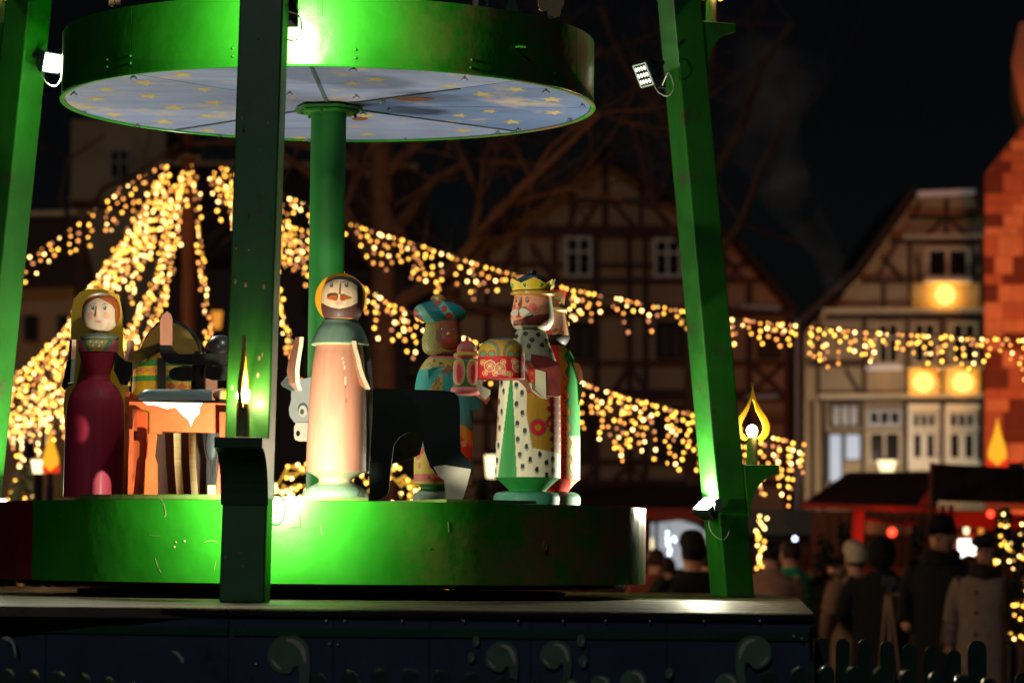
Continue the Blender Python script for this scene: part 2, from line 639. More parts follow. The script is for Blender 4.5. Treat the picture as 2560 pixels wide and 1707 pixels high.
scroll(720, 1640, 54)
scroll(1253, 1645, 42, 1)
scroll(1388, 1640, 40, 1)
scroll(1886, 1634, 46, -1)
scroll(1582, 1706, 34)
scroll(1815, 1712, 30)
scroll(1270, 1722, 30, -1, cres=0)
scroll(1420, 1725, 30, 1)
scroll(880, 1722, 30, -1, cres=0)
scroll(1500, 1712, 26, 1)
for px, py, rx, ry in ((1190, 1602, 9, 14), (1178, 1642, 9, 14), (1453, 1600, 11, 17), (1457, 1652, 11, 16), (1673, 1682, 9, 15)):
    plate('bubble_ornament', [(px + rx * math.cos(t * .628), py + ry * math.sin(t * .628)) for t in range(10)], 9.162, .009, 'scroll', 'scroll', st)
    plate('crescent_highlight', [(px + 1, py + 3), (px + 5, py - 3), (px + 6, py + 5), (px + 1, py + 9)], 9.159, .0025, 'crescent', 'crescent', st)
def lpt(x, y, Y):
    return (x, y)
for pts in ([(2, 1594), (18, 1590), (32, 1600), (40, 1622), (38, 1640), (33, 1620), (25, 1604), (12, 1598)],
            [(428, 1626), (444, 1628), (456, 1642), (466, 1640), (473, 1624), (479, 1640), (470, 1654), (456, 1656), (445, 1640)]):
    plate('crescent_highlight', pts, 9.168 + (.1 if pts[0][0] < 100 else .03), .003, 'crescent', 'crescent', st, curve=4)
# small screws scattered over the panels
for px, py in ((585, 1574), (597, 1575), (612, 1577), (1985, 1590), (2005, 1597), (824, 1609), (845, 1611), (640, 1660)):
    part('screw', scr, st, P(px, py, 9.162))
# ring the turntable runs on
MB().lathe((AX, AXY, ZDECK + .001), [(0, .92), (.018, .92), (.018, .88), (.019, .05)], 64).build('bearing_ring', 'black', st, smooth=True)

# --- lower turntable
ZT, ZB, R2 = 1.772, 1.489, 1.222
lt = thing('lower_turntable', 'large round green turntable carrying the nativity figures above the stage', 'turntable', (AX, AXY, ZB))
def rimseg(parent, a0, a1, R, zb, zt, m, t=.018, name='rim_panel', n=None, bulge=0):
    n = n or max(6, int(abs(a1 - a0) / 2))
    b = MB()
    o = 0
    for i in range(n + 1):
        a = a0 + (a1 - a0) * i / n
        for rr, z in ((R, zb), (R, zb + (zt - zb) * .5), (R, zt), (R - t, zt), (R - t, zb)):
            b.v.append(polar(a, rr, z))
    for i in range(n):
        for k in range(5):
            b.f.append([i * 5 + k, i * 5 + (k + 1) % 5, (i + 1) * 5 + (k + 1) % 5, (i + 1) * 5 + k]); b.mi.append(0)
    b.f.append([4, 3, 2, 1, 0]); b.mi.append(0)
    e = n * 5
    b.f.append([e, e + 1, e + 2, e + 3, e + 4]); b.mi.append(0)
    return b.build(name, m, parent, smooth=True)
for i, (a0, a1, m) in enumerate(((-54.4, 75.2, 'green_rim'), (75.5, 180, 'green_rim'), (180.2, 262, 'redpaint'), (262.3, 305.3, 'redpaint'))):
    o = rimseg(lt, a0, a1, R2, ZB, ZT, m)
    if m == 'redpaint': o['label'] = 'dark red rim panel'
MB().lathe((AX, AXY, ZB + .05), [(0, .02), (.0, R2 - .02), (ZT - ZB - .065, R2 - .02), (ZT - ZB - .064, .02)], 96).build('table_top', 'green_dark', lt)
MB().lathe((AX, AXY, ZB - .016), [(0, .1), (0, 1.14), (.02, 1.16), (.064, 1.17), (.066, .1)], 72).build('underframe', 'black', lt)
MB().lathe((AX, AXY, ZDECK + .02), [(0, .13), (.035, .13)], 24).build('spindle', 'black', lt)
# plywood base strips on the edge, under the groups of figures
def strip(px0, px1, zt, Ri=None, name='base_plate'):
    A0 = math.degrees(math.asin(max(-1, min(1, ((px0 - 807) * 12 / F) / R2))))
    A1 = math.degrees(math.asin(max(-1, min(1, ((px1 - 807) * 12 / F) / R2))))
    n = 12
    b = MB()
    pts = [polar(A0 + (A1 - A0) * i / n, R2 - .004, ZT + .0015) for i in range(n + 1)]
    pts += [polar(A0 + (A1 - A0) * (n - i) / n, .55, ZT + .0015) for i in range(n + 1)]
    pts.reverse()
    b.prism(pts, Vector((0, 0, zt)), 0, 1)
    return b.build(name, ['green_dark', 'plystrip'], lt)
M['plystrip'] = mat('green_smeared_plywood_edge', '#5f7a38', .5, .35, 4, .3, stretch=(.5, .5, 60))
strip(276, 640, .017)
strip(700, 955, .012)
strip(1130, 1335, .010)
# eye ring, rim seams, scratches
ring = MB()
c = P(1384, 1364, 11.05)
ringpts = [(c.x + .012 * math.cos(t), c.y - .008 - .006 * math.cos(t), c.z + .014 * math.sin(t)) for t in [i * 2 * math.pi / 20 for i in range(21)]]
ring.tube(ringpts, .0032, 8, caps=False)
a = math.degrees(math.atan2(c.x - AX, AXY - c.y))
rp = polar(a, R2, c.z)
ring = MB(); n = (rp - Vector((AX, AXY, c.z))).normalized(); tt = Vector((0, 0, 1))
n2 = (n + Vector((.6, 0, 0))).normalized()
ring.tube([rp + n * .016 + n2.cross(tt) * .013 * math.cos(t) * .9 + tt * .015 * math.sin(t) for t in [i * 2 * math.pi / 24 for i in range(25)]], .0032, 8, caps=False)
ring.tube([rp - n * .002, rp + n * .010], .0035, 8)
ring.build('eye_ring', 'green_rim', lt, smooth=True)
def on_rim(px, py, R=R2, off=.001):
    """point of the rim surface seen at a pixel"""
    d = RM @ Vector(((px - 1280) / F, -(py - 853.5) / F, -1))
    ox, oy = CAMP.x - AX, CAMP.y - AXY
    A = d.x ** 2 + d.y ** 2; B = 2 * (ox * d.x + oy * d.y); Cc = ox * ox + oy * oy - (R + off) ** 2
    disc = B * B - 4 * A * Cc
    if disc < 0: return None
    return CAMP + d * ((-B - math.sqrt(disc)) / (2 * A))
scratch = [[(402, 1247), (410, 1262), (415, 1285), (412, 1292)], [(373, 1337), (381, 1338), (400, 1339)], [(388, 1394), (394, 1415), (402, 1431)], [(510, 1355), (530, 1350), (548, 1358)], [(1120, 1305), (1122, 1330)], [(803, 1312), (804, 1337)], [(540, 1400), (536, 1424)]]
for s in scratch:
    q = [on_rim(*a) for a in s]
    MB().tube(q, .0006, 4).build('paint_scratch', 'plyedge', lt)
for px, py, r in ((436, 1367, .004), (440, 1355, .003), (461, 1352, .004), (1074, 1370, .002), (152, 1290, .002)):
    q = on_rim(px, py)
    MB().ell(q, (r, .002, r), 8, 4).build('paint_chip', 'plyedge', lt)
# raised hatch on the rim where the light catches
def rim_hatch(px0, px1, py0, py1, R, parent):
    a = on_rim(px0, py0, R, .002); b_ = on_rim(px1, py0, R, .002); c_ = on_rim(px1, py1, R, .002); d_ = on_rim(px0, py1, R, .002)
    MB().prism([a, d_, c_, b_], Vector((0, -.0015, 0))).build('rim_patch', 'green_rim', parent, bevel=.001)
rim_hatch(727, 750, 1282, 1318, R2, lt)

# --- centre pole
ZU = P(807, 163, 12 - 1.013).z
cp = thing('center_pole', 'round green pole rising from the lower turntable to the starry upper disc', 'pole', (AX, AXY, ZT))
MB().lathe((AX, AXY, ZT - .013), [(0, .0675), (ZU - ZT + .012, .0675)], 48).build('pole_shaft', 'pole', cp, smooth=True)
b = MB()
def hexp(r, z, off=18): return [polar(off + 60 * i, r, z) for i in range(6)]
b.prism(list(reversed(hexp(.122, ZU - .030))), Vector((0, 0, .008)))
b.prism(list(reversed(hexp(.134, ZU - .018))), Vector((0, 0, .010)))
b.build('flange', 'green', cp)
bt = MB().ell((0, 0, 0), (.006, .006, .008), 8, 5).mesh('flange_bolt', ['green'], smooth=True)
for i in range(6):
    part('flange_bolt', bt, cp, polar(i * 60 + 48, .105, ZU - .034))

# --- upper turntable
R1 = 1.013
ZU2 = ZU + .246
ut = thing('upper_turntable', 'green rimmed upper disc with a pale blue underside painted with yellow stars', 'turntable', (AX, AXY, ZU))
def az(px, py, z=None):
    q = Pz(px, py, ZU)
    return math.degrees(math.atan2(q.x - AX, AXY - q.y)), q
uz = [az(295, 180)[0], az(777, 164)[0], az(1215, 213)[0], az(1470, 271)[0], az(1270, 325)[0], az(405, 330)[0]]
segs = [(-40.5, 40), (40.15, 70), (70.1, 180), (180.1, 270), (270.1, 319.2)]
edge = az(295, 180)[0]
cuts = sorted([edge % 360, 68, 150, 230])
for i in range(4):
    a0 = cuts[i]; a1 = cuts[(i + 1) % 4]
    if a1 < a0: a1 += 360
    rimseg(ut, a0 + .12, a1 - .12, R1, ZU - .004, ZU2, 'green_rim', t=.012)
# edge lip
lip = MB(); n = 120
lip.tube([polar(i * 3, R1 + .003, ZU - .002) for i in range(n + 1)], .0045, 6, caps=False)
lip.build('edge_lip', 'green_rim', ut, smooth=True)
M['starwood'] = mat('pale_blue_weathered_panel', '#7c88b0', .55, .25, 1.6, .25, stretch=(1.2, 8, 1), bscale=6, dirt=((.40, .31, .22), 2.4, .53))
M['bluewood'] = mat('blue_weathered_panel', '#5a70a0', .55, .25, 1.6, .25, stretch=(1.2, 8, 1), bscale=6, dirt=((.36, .28, .22), 2.0, .55))
M['starpaint'] = mat('faded_yellow_star_paint', '#ac9860', .6, .2, 12, .1)
angs = sorted([a % 360 for a in uz])
for i in range(6):
    a0, a1 = angs[i], angs[(i + 1) % 6]
    if a1 <= a0: a1 += 360
    gp = .25
    n = max(4, int((a1 - a0) / 4))
    pts = [polar(a0 + gp + (a1 - a0 - 2 * gp) * k / n, R1 - .014, ZU + random.uniform(0, .001)) for k in range(n + 1)]
    z0 = ZU + .001
    pts = [Vector((q.x, q.y, z0)) for q in pts]
    mid = polar((a0 + a1) / 2, .03, z0)
    tri = MB()
    pl = [polar(a0 + 1.5, .07, z0)] + pts + [polar(a1 - 1.5, .07, z0)]
    tri.prism(pl, Vector((0, 0, .012)))
    bl = ((a0 + a1) / 2) % 360
    o = tri.build('underside_panel', 'bluewood' if 40 < bl < 130 else 'starwood', ut)
MB().lathe((AX, AXY, ZU + .018), [(0, .02), (0, R1 - .014), (ZU2 - ZU - .03, R1 - .014), (ZU2 - ZU - .029, .02)], 72).build('disc_core', 'black', ut)
# dark battens along seams
for i, (px, py, r) in enumerate(((405, 330, R1 - .03), (1215, 213, .70), (1270, 325, R1 - .03), (777, 164, R1 - .03))):
    a = az(px, py)[0]
    MB().bar(polar(a, .12, ZU - .001), polar(a, r, ZU - .001), .012, .006, Vector((0, 0, 1))).build('seam_batten', 'greydark', ut)
# stars
def star(cx, cy, wpx, rot=0):
    q = Pz(cx, cy, ZU - .0005)
    R = wpx / 1.9 * q.y / F
    pts = [Vector((q.x + (R if k % 2 else R * .42) * math.sin(rot + k * math.pi / 5), q.y + 1.6 * (R if k % 2 else R * .42) * math.cos(rot + k * math.pi / 5), ZU + .0004)) for k in range(10)]
    MB().prism(pts, Vector((0, 0, .0005))).build('painted_star', 'starpaint', ut)
for i, (x, y, wd) in enumerate(((268, 225, 56), (360, 208, 70), (243, 248, 56), (372, 241, 66), (222, 268, 46), (434, 270, 70), (285, 288, 60), (412, 306, 66), (510, 225, 55), (455, 187, 60), (518, 290, 50), (520, 327, 50), (535, 258, 60), (1205, 236, 60), (1150, 290, 50), (1160, 327, 50), (920, 337, 50), (1290, 225, 56), (1380, 250, 66), (1385, 283, 54), (1280, 306, 56), (1225, 279, 50), (915, 289, 60), (940, 200, 60), (1120, 215, 40), (880, 210, 50), (640, 330, 60), (750, 345, 50))):
    star(x, y, wd, i * .7)
# stains on the underside
M['stain'] = mat('rust_brown_stain', '#7a4326', .6, .3, 8, .1)
for cx, cy, rx, ry in ((1030, 248, 52, 4.5), (900, 298, 22, 4)):
    pts = []
    for k in range(14):
        t = k * 2 * math.pi / 14
        pts.append(Pz(cx + rx * math.cos(t) * random.uniform(.85, 1.1), cy + ry * math.sin(t), ZU - .0006))
    MB().prism([Vector((q.x, q.y, ZU - .0008)) for q in pts], Vector((0, 0, .0012))).build('water_stain', 'stain', ut)
# wing nuts
wn = MB()
wn.lathe((0, 0, -.006), [(0, .005), (.012, .006)], 8)
for s in (-1, 1):
    wn.prism([Vector((s * .004, 0, -.002)), Vector((s * .018, 0, -.016)), Vector((s * .020, 0, -.008)), Vector((s * .006, 0, .004))], Vector((0, .003, 0)))
wnm = wn.mesh('wing_nut', ['chrome'])
for x, y in ((592, 160), (724, 232), (290, 185), (182, 232), (198, 280), (320, 315), (520, 346), (765, 352), (885, 168), (1161, 195), (1365, 226), (1455, 262), (1425, 298), (1296, 322), (1245, 330), (1014, 347), (750, 278), (891, 240), (957, 252), (908, 282), (972, 272)):
    q = Pz(x, y, ZU - .004)
    r = math.hypot(q.x - AX, q.y - AXY)
    if r > R1 - .03:
        a = math.degrees(math.atan2(q.x - AX, AXY - q.y)); q = polar(a, R1 - .03, ZU - .004)
    o = part('wing_nut', wnm, ut, q)
    o.rotation_euler.z = random.uniform(-.6, .6)
    o.scale = (.7, .7, .7)
bolt = MB().ell((0, 0, 0), (.0055, .0055, .0055), 8, 5).mesh('rim_bolt', ['green_rim'], smooth=True)
for x, y in ((268, 150), (268, 168), (326, 140), (326, 158), (582, 121), (582, 141), (889, 124), (889, 145), (1180, 150), (1177, 170), (1387, 185), (1387, 206)):
    q = on_rim(x, y, R1, .002)
    if q: part('rim_bolt', bolt, ut, q)
q = on_rim(1290, 118, R1, .004)
MB().tube([q, q + Vector((.012, -.012, 0)), q + Vector((.034, -.012, -.001))], .004, 8).build('rim_hook', 'green_rim', ut, smooth=True)
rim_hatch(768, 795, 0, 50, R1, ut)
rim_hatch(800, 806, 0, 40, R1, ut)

# ------------------------------------------------------------------ posts
def make_post(az_deg, label, R0=1.74):
    base = polar(az_deg, R0, ZDECK)
    u = Vector((math.sin(rad(az_deg)), -math.cos(rad(az_deg)), 0))       # outwards
    t = Vector((u.y * -1, u.x, 0)) * 1.0                                   # tangential
    T = thing('pyramid_post', label, 'post', base, 'three leaning posts of the pyramid')
    lean = .1065
    HT = 3.6
    W, D = .147, .126
    def pt(uu, tt, h):
        return base + u * (uu - lean * h) + t * tt + Vector((0, 0, h))
    b = MB()
    vs = [pt(a * D / 2, c * W / 2, h) for h in (0, HT) for a, c in ((-1, -1), (1, -1), (1, 1), (-1, 1))]
    b.add(vs, [(3, 2, 1, 0), (4, 5, 6, 7), (0, 1, 5, 4), (1, 2, 6, 5), (2, 3, 7, 6), (3, 0, 4, 7)])
    b.build('beam', 'green', T, bevel=.006)
    b = MB()
    for s in (-1, 1):
        pass
    res = []
    for zt, drop, ext in ((.528, .215, .160), (2.30, .20, .150)):
        # bracket: flat top, short nose, concave underside
        f0 = D / 2 - lean * zt
        pr = [(f0 + .001, zt), (f0 + ext, zt), (f0 + ext, zt - .035)]
        for k in range(1, 9):
            g = k / 9 * math.pi / 2
            pr.append((f0 + ext - (ext - .030) * math.sin(g) * 1.0, zt - .035 - (drop - .045) * (1 - math.cos(g))))
        pr += [(f0 + .028, zt - drop), (D / 2 - lean * (zt - drop) + .001, zt - drop)]
        b = MB()
        ww = .156 if zt < 1 else .13
        b.prism([base + u * a + t * (-ww / 2) + Vector((0, 0, z)) for a, z in pr], t * ww)
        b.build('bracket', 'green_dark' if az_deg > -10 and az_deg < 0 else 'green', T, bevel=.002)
        c0 = base + u * (f0 + ext * .48) + Vector((0, 0, zt))
        res.append(c0)
    return T, base, u, t, res

posts = {}
posts['c'] = make_post(-4.9, 'nearest pyramid post, its dark front crossing the whole picture in front of the discs')
posts['r'] = make_post(113, 'right pyramid post with bracket and flame candle, two lamps clamped to its lit side')
posts['l'] = make_post(-121, 'left pyramid post at the picture edge, brightly lit on its inner side')

cpT = posts['c'][0]
def front_pt(post, tt, h):
    b_, u_, t_ = post[1], post[2], post[3]
    return b_ + u_ * (.0635 - .1065 * h) + t_ * tt + Vector((0, 0, h))
rc = random.Random(9)
for k_, n_ in (('c', 16), ('r', 8)):
    for i in range(n_):
        h_ = rc.uniform(.1, 2.6)
        q = front_pt(posts[k_], rc.uniform(-.068, .068), h_)
        MB().ell(q, (rc.uniform(.002, .006), .0012, rc.uniform(.002, .009)), 7, 4).build('paint_chip', 'plyedge' if i % 3 else 'green_dark', posts[k_][0])
for px, py in ((660, 715), (614, 712), (588, 704), (645, 938), (648, 895)):
    q = P(px, py, 10.2); 
    h_ = q.z - ZDECK
    b_, u_, t_ = posts['c'][1:4]
    d_ = RM @ Vector(((px - 1280) / F, -(py - 853.5) / F, -1))
    p0 = front_pt(posts['c'], 0, 0); nn_ = Vector((u_.x, u_.y, .1065)).normalized()
    tq = (p0 - CAMP).dot(nn_) / d_.dot(nn_)
    MB().ell(CAMP + d_ * tq, (.005, .0012, .009), 7, 4).build('paint_chip', 'plyedge', posts['c'][0])

# flame outline (metres): u sideways, z up, opening for the bulb
FO = [(0, .232), (.006, .19), (.018, .155), (.040, .120), (.064, .092), (.076, .066), (.078, .044), (.070, .022), (.056, .004), (.034, -.004)]
FI = [(.020, .006), (.042, .022), (.052, .044), (.050, .066), (.036, .092), (.018, .122), (.006, .160)]
def candle(c, u, t, label, grp='bulb candles on the post brackets', power=3.8, flame=True):
    T = thing('electric_candle', label, 'candle', c, grp)
    MB().lathe(c + Vector((0, 0, .001)), [(0, .022), (.112, .022), (.112, .017)], 24).build('candle_tube', 'tube', T, smooth=True)
    b = MB().ell(c + Vector((0, 0, .138)), (.0225, .0225, .025), 20, 14)
    b.lathe(c + Vector((0, 0, .110)), [(0, .013), (.015, .014)], 14)
    b.build('bulb', 'bulb', T, smooth=True)
    if flame:
        zc = .100
        pts = [(-a, z) for a, z in reversed(FO[1:])] + FO
        outer = [c + u * a + Vector((0, 0, z + zc)) - t * .0065 for a, z in pts]
        inner = [c + u * a + Vector((0, 0, z + zc)) - t * .0065 for a, z in [(s[0], s[1]) for s in FI]]
        # right half and left half as two sawn pieces meeting at the tip
        b = MB()
        for s in (1, -1):
            half = [(0, .232)] + FO[1:] + FI + [(0, .165)]
            q = [c + u * (s * a) + Vector((0, 0, z + zc)) - t * .0065 for a, z in half]
            # quads between outer and inner chains
            no, ni = [(0, .232)] + FO[1:], [(0, .165)] + list(reversed(FI))
            m = 18
            def samp(ch, f):
                L = [0]
                for i in range(1, len(ch)): L.append(L[-1] + math.dist(ch[i], ch[i - 1]))
                d = f * L[-1]
                for i in range(1, len(ch)):
                    if L[i] >= d - 1e-9:
                        k = (d - L[i - 1]) / (L[i] - L[i - 1]); return (ch[i - 1][0] + (ch[i][0] - ch[i - 1][0]) * k, ch[i - 1][1] + (ch[i][1] - ch[i - 1][1]) * k)
                return ch[-1]
            for k in range(m):
                a0, a1 = samp(no, k / m), samp(no, (k + 1) / m)
                b0, b1 = samp(ni, k / m), samp(ni, (k + 1) / m)
                vs = []
                for off in (-.0065, .0065):
                    for a, z in (a0, a1, b1, b0):
                        vs.append(c + u * (s * a) + t * off + Vector((0, 0, z + zc)))
                b.add(vs, [(0, 1, 2, 3), (7, 6, 5, 4), (0, 4, 5, 1), (2, 6, 7, 3)])
        b.build('flame_cutout', 'yellow', T)
        w_ = MB()
        for s in (1, -1):
            w_.tube([c + u * (s * .036) + Vector((0, 0, zc + .0)), c + u * (s * .022) + Vector((0, 0, zc - .004))], .003, 6)
        w_.build('flame_wire', 'blackwood', T)
    if power:
        for sg in (-1, 1):
            lamp('bulb_light', 'POINT', T, c + Vector((0, 0, .138)) + t * .027 * sg, power * .5, (1, .74, .38), .006)
    return T
cR = posts['r']; cC = posts['c']; cL = posts['l']
candle(cR[4][0], cR[2], cR[3], 'lit bulb candle inside a yellow flame cutout on the lower bracket of the right post')
candle(cC[4][0], cC[2], cC[3], 'lit bulb candle on the bracket of the nearest dark post, its flame seen edge on')
candle(cR[4][1], cR[2], cR[3], 'candle on the upper bracket of the right post, cut off by the top edge')
candle(cL[4][1], cL[2], cL[3], 'candle tube at the upper left corner on the bracket of the left post', power=1)

# ------------------------------------------------------------------ floodlights

M['ledframe'] = glow('lit_reflector_frame', (.8, 1, .7), .6)
M['housing'] = mat('dark_lamp_housing', (.02, .025, .035), .4, .2, 20, .1, coat=.2)
LCOL = (1.0, .93, .70)
def floodlight(pos, aim, post_pt, label, energy, sz=.100, spot=False):
    aim = Vector(aim).normalized()
    T = thing('floodlight', label, 'floodlight', pos, 'led floodlights on the posts')
    cs = 1.0
    if spot:
        cs = .72
        lamp('flood_beam', 'SPOT', T, pos - aim * .02, energy, LCOL, .002, aim, spot=rad(165), blend=.6)
    R = aim.to_track_quat('-Z', 'Y').to_matrix()
    X, Yv, Z = R.col[0], R.col[1], R.col[2]     # Z points backwards
    h = sz / 2
    b = MB()
    # housing : tapered back
    fr = [pos + X * a * h * 1.14 + Yv * c * h * 1.05 for a, c in ((-1, -1), (1, -1), (1, 1), (-1, 1))]
    mid = [q + Z * .022 for q in fr]
    bk = [pos + X * a * h * .7 + Yv * c * h * .6 + Z * .062 for a, c in ((-1, -1), (1, -1), (1, 1), (-1, 1))]
    b.add(fr + mid + bk, [(0, 1, 5, 4), (1, 2, 6, 5), (2, 3, 7, 6), (3, 0, 4, 7), (4, 5, 9, 8), (5, 6, 10, 9), (6, 7, 11, 10), (7, 4, 8, 11), (11, 10, 9, 8), (3, 2, 1, 0)])
    b.build('housing', 'housing', T, bevel=.002)
    b = MB()
    q = [pos + X * a * h * .98 + Yv * c * h * .9 - Z * .003 for a, c in ((-1, -1), (1, -1), (1, 1), (-1, 1))]
    for i in range(4):
        b.tube([q[i], q[(i + 1) % 4]], .0022, 6)
    b.build('reflector_frame', 'ledframe', T)
    lm = glow('led_chip_lens', (1.0, .95, .70), 3.2 if spot else energy / (math.pi * 12 * .00038 * (sz / .1) ** 2), not spot)
    b = MB()
    b.v = [R @ Vector((cs * sz * .105 * math.cos(k * math.pi / 4), cs * sz * .125 * math.sin(k * math.pi / 4), 0)) for k in range(8)] + [R @ Vector((0, 0, -.002))]
    b.f = [[k, 8, (k + 1) % 8] for k in range(8)]
    b.mi = [0] * 8
    b = b.mesh('led_chip', [lm])
    for i in range(4):
        for j in range(3):
            part('led_chip', b, T, pos + X * (i - 1.5) * .225 * sz + Yv * (j - 1) * .27 * sz - Z * .004)
    # stirrup and clamp to the post
    b = MB()
    for s in (-1, 1):
        b.bar(pos + X * s * h * 1.18 + Z * .02, pos + X * s * h * 1.18 + Z * .075 + Yv * .02, .014, .003, X)
    b.bar(pos + X * h * 1.2 + Z * .075 + Yv * .02, pos - X * h * 1.2 + Z * .075 + Yv * .02, .014, .003, Z)
    b.tube([pos + Z * .075 + Yv * .02, post_pt], .007, 8)
    b.box(post_pt, (.03, .03, .05))
    b.build('stirrup', 'housing', T)
    # cable loop
    s0 = pos + Z * .05 - Yv * .01
    cb = [s0, s0 + Vector((-.005, -.02, -.045)), s0 + Vector((.02, -.03, -.085)), s0 + Vector((.055, -.03, -.095)), s0 + Vector((.075, -.02, -.055)), s0 + Vector((.055, -.01, .0)), post_pt + Vector((0, -.01, -.02))]
    MB().tube(cat_rom(cb, .008), .0025, 6).build('cable', 'whitecable', T, smooth=True)
    return T

def inner(post, h, gap=0):
    b_, u_, t_ = post[1], post[2], post[3]
    return b_ + u_ * (-.063 - .1065 * h - gap) + Vector((0, 0, h))
# right upper: seen from the side with its chips
pos = P(1609, 188, 12.42)
floodlight(pos, (-1.0, -.50, -.52), P(1655, 205, 12.5), 'dark floodlight with twelve lit chips on the right post near the top', 60, spot=True)
pos = P(1766, 1258, 12.60)
floodlight(pos, (-.6, -.5, 1.1), P(1795, 1262, 12.5), 'glaring floodlight low on the right post beside the lower turntable', 36, sz=.085)
pos = P(130, 158, 12.72)
floodlight(pos, (1, -.9, -.32), P(100, 170, 12.85), 'glaring floodlight at upper left beside the rim of the upper disc', 26, sz=.08)
pos = P(6, 1262, 12.65)
floodlight(pos, (.6, -.4, 1.1), P(-25, 1270, 12.8), 'floodlight half cut off by the left picture edge level with the lower turntable', 26)
# centre post: both sit behind the beam
q = inner(cC, .372, .16) + Vector((.015, 0, 0))
LAMPC = q.copy()
floodlight(q, (.0, 1, .30), inner(cC, .35), 'floodlight behind the nearest post aimed up at the painted figures', 20, sz=.06)
q = inner(cC, 1.99, .085) + Vector((.035, 0, -.0))
floodlight(q, (.05, 1, .12), inner(cC, 2.0), 'floodlight high behind the nearest post lighting the upper green rim', 10)
# ------------------------------------------------------------------ painted turned figures
def col(h): return srgb(h)
class Fig:
    def __init__(s, name, label, cx, by, Y, lean=0, cat='figure', group=None):
        s.cx, s.by, s.Y, s.s = cx, by, Y, Y / F
        s.tilt = .0096 + lean
        s.o = P(cx, by, Y)
        s.T = thing(name, label, cat, s.o, group)
        s.lean = lean

    def pt(s, px, py, fwd=0.0):
        """world point at pixel, fwd pixels in front of the figure axis"""
        q = P(px, py, s.Y)
        return q + Vector((0, -fwd * s.s, 0))

    def lathe(s, name, prof, paint, dx=0, n=160, step=2.0, sy=1.0, fwd=0, mats='paint', parent=None, rough=False, curve=True):
        """prof: list of runs of (photo y, radius px) from bottom to top"""
        rows = []
        for run in prof:
            q = [Vector((a, b, 0)) for a, b in run]
            q = cat_rom(q, step) if (len(q) > 2 and curve) else cat_rom([q[0], q[-1]], step) if len(q) == 2 else q
            rows += [(v.x, max(.05, v.y)) for v in q]
        b = MB()
        b.c = []
        nR = len(rows)
        for py, r in rows:
            h = s.by - py
            xc = s.cx + dx + h * s.lean
            c = s.o + Vector(((dx + h * s.lean) * s.s, -fwd * s.s, h * s.s))
            for k in range(n):
                g = 2 * math.pi * k / n
                b.v.append(c + Vector((r * math.sin(g), -r * math.cos(g) * sy, 0)) * s.s)
                a = math.degrees(g)
                if a > 180: a -= 360
                X = xc + h * .0096 + r * math.sin(g)
                b.c.append(tuple(paint(X, py, a, r)) + (1,))
        for i in range(nR - 1):
            for k in range(n):
                b.f.append([i * n + k, i * n + (k + 1) % n, (i + 1) * n + (k + 1) % n, (i + 1) * n + k])
        b.f.append(list(reversed(range(n))))
        b.f.append([(nR - 1) * n + k for k in range(n)])
        b.mi = [0] * len(b.f)
        return b.build(name, mats, parent or s.T, smooth=True)

    def ball(s, name, px, py, rx, ry, m, fwd=0, rz=None, parent=None, rot=0, paint=None):
        c = s.pt(px, py, fwd)
        b = MB().ell(c, (rx * s.s, (rz or rx) * s.s, ry * s.s), 24, 16, R=Matrix.Rotation(rad(rot), 3, 'Y') if rot else None)
        if paint:
            b = MB().ell(c, (rx * s.s, (rz or rx) * s.s, ry * s.s), 120, 70, R=Matrix.Rotation(rad(rot), 3, 'Y') if rot else None)
            b.c = []
            for v in b.v:
                d = (v - c) / s.s
                b.c.append(tuple(paint(px + d.x, py - d.z, d.y < 0, d)) + (1,))
        return b.build(name, m, parent or s.T, smooth=True)

    def arm(s, name, pts, fwd, t, mats, parent=None, yaw=0, bevel=0):
        """flat board: outline px, front face fwd px ahead, t px thick"""
        o = plate(name, pts, s.Y - fwd * s.s, t * s.s, mats[0], mats[1], parent or s.T, yaw=yaw, pivot=pts[0])
        return o

    def edge_arm(s, name, strip, fw, depth, th, mats, yaw=20, parent=None):
        """a sawn board seen edge on: strip of (px,py) centre line is its front edge; board runs back `depth` px per point"""
        b = MB()
        R = Matrix.Rotation(rad(yaw), 3, 'Z')
        fr, bk = [], []
        for (x, y), d, f in zip(strip, depth, fw):
            fr.append((x, y, f)); bk.append((x, y, f - d))
        n = len(strip)
        back = R @ Vector((0, 1, 0))
        side = R @ Vector((1, 0, 0))
        vs = []
        for (x, y), d, f in zip(strip, depth, fw):
            a = s.pt(x, y, f)
            for off in (0, d):
                for sd in (-.5, .5):
                    vs.append(a + back * off * s.s + side * sd * th * s.s)
        b.v = vs
        for i in range(n - 1):
            q = i * 4
            for (u, v), mi in (((0, 1), 1), ((1, 3), 0), ((3, 2), 1), ((2, 0), 0)):
                b.f.append([q + u, q + v, q + 4 + v, q + 4 + u]); b.mi.append(mi)
        b.f.append([0, 2, 3, 1]); b.mi.append(1)
        q = (n - 1) * 4
        b.f.append([q, q + 1, q + 3, q + 2]); b.mi.append(1)
        return b.build(name, list(mats), parent or s.T)

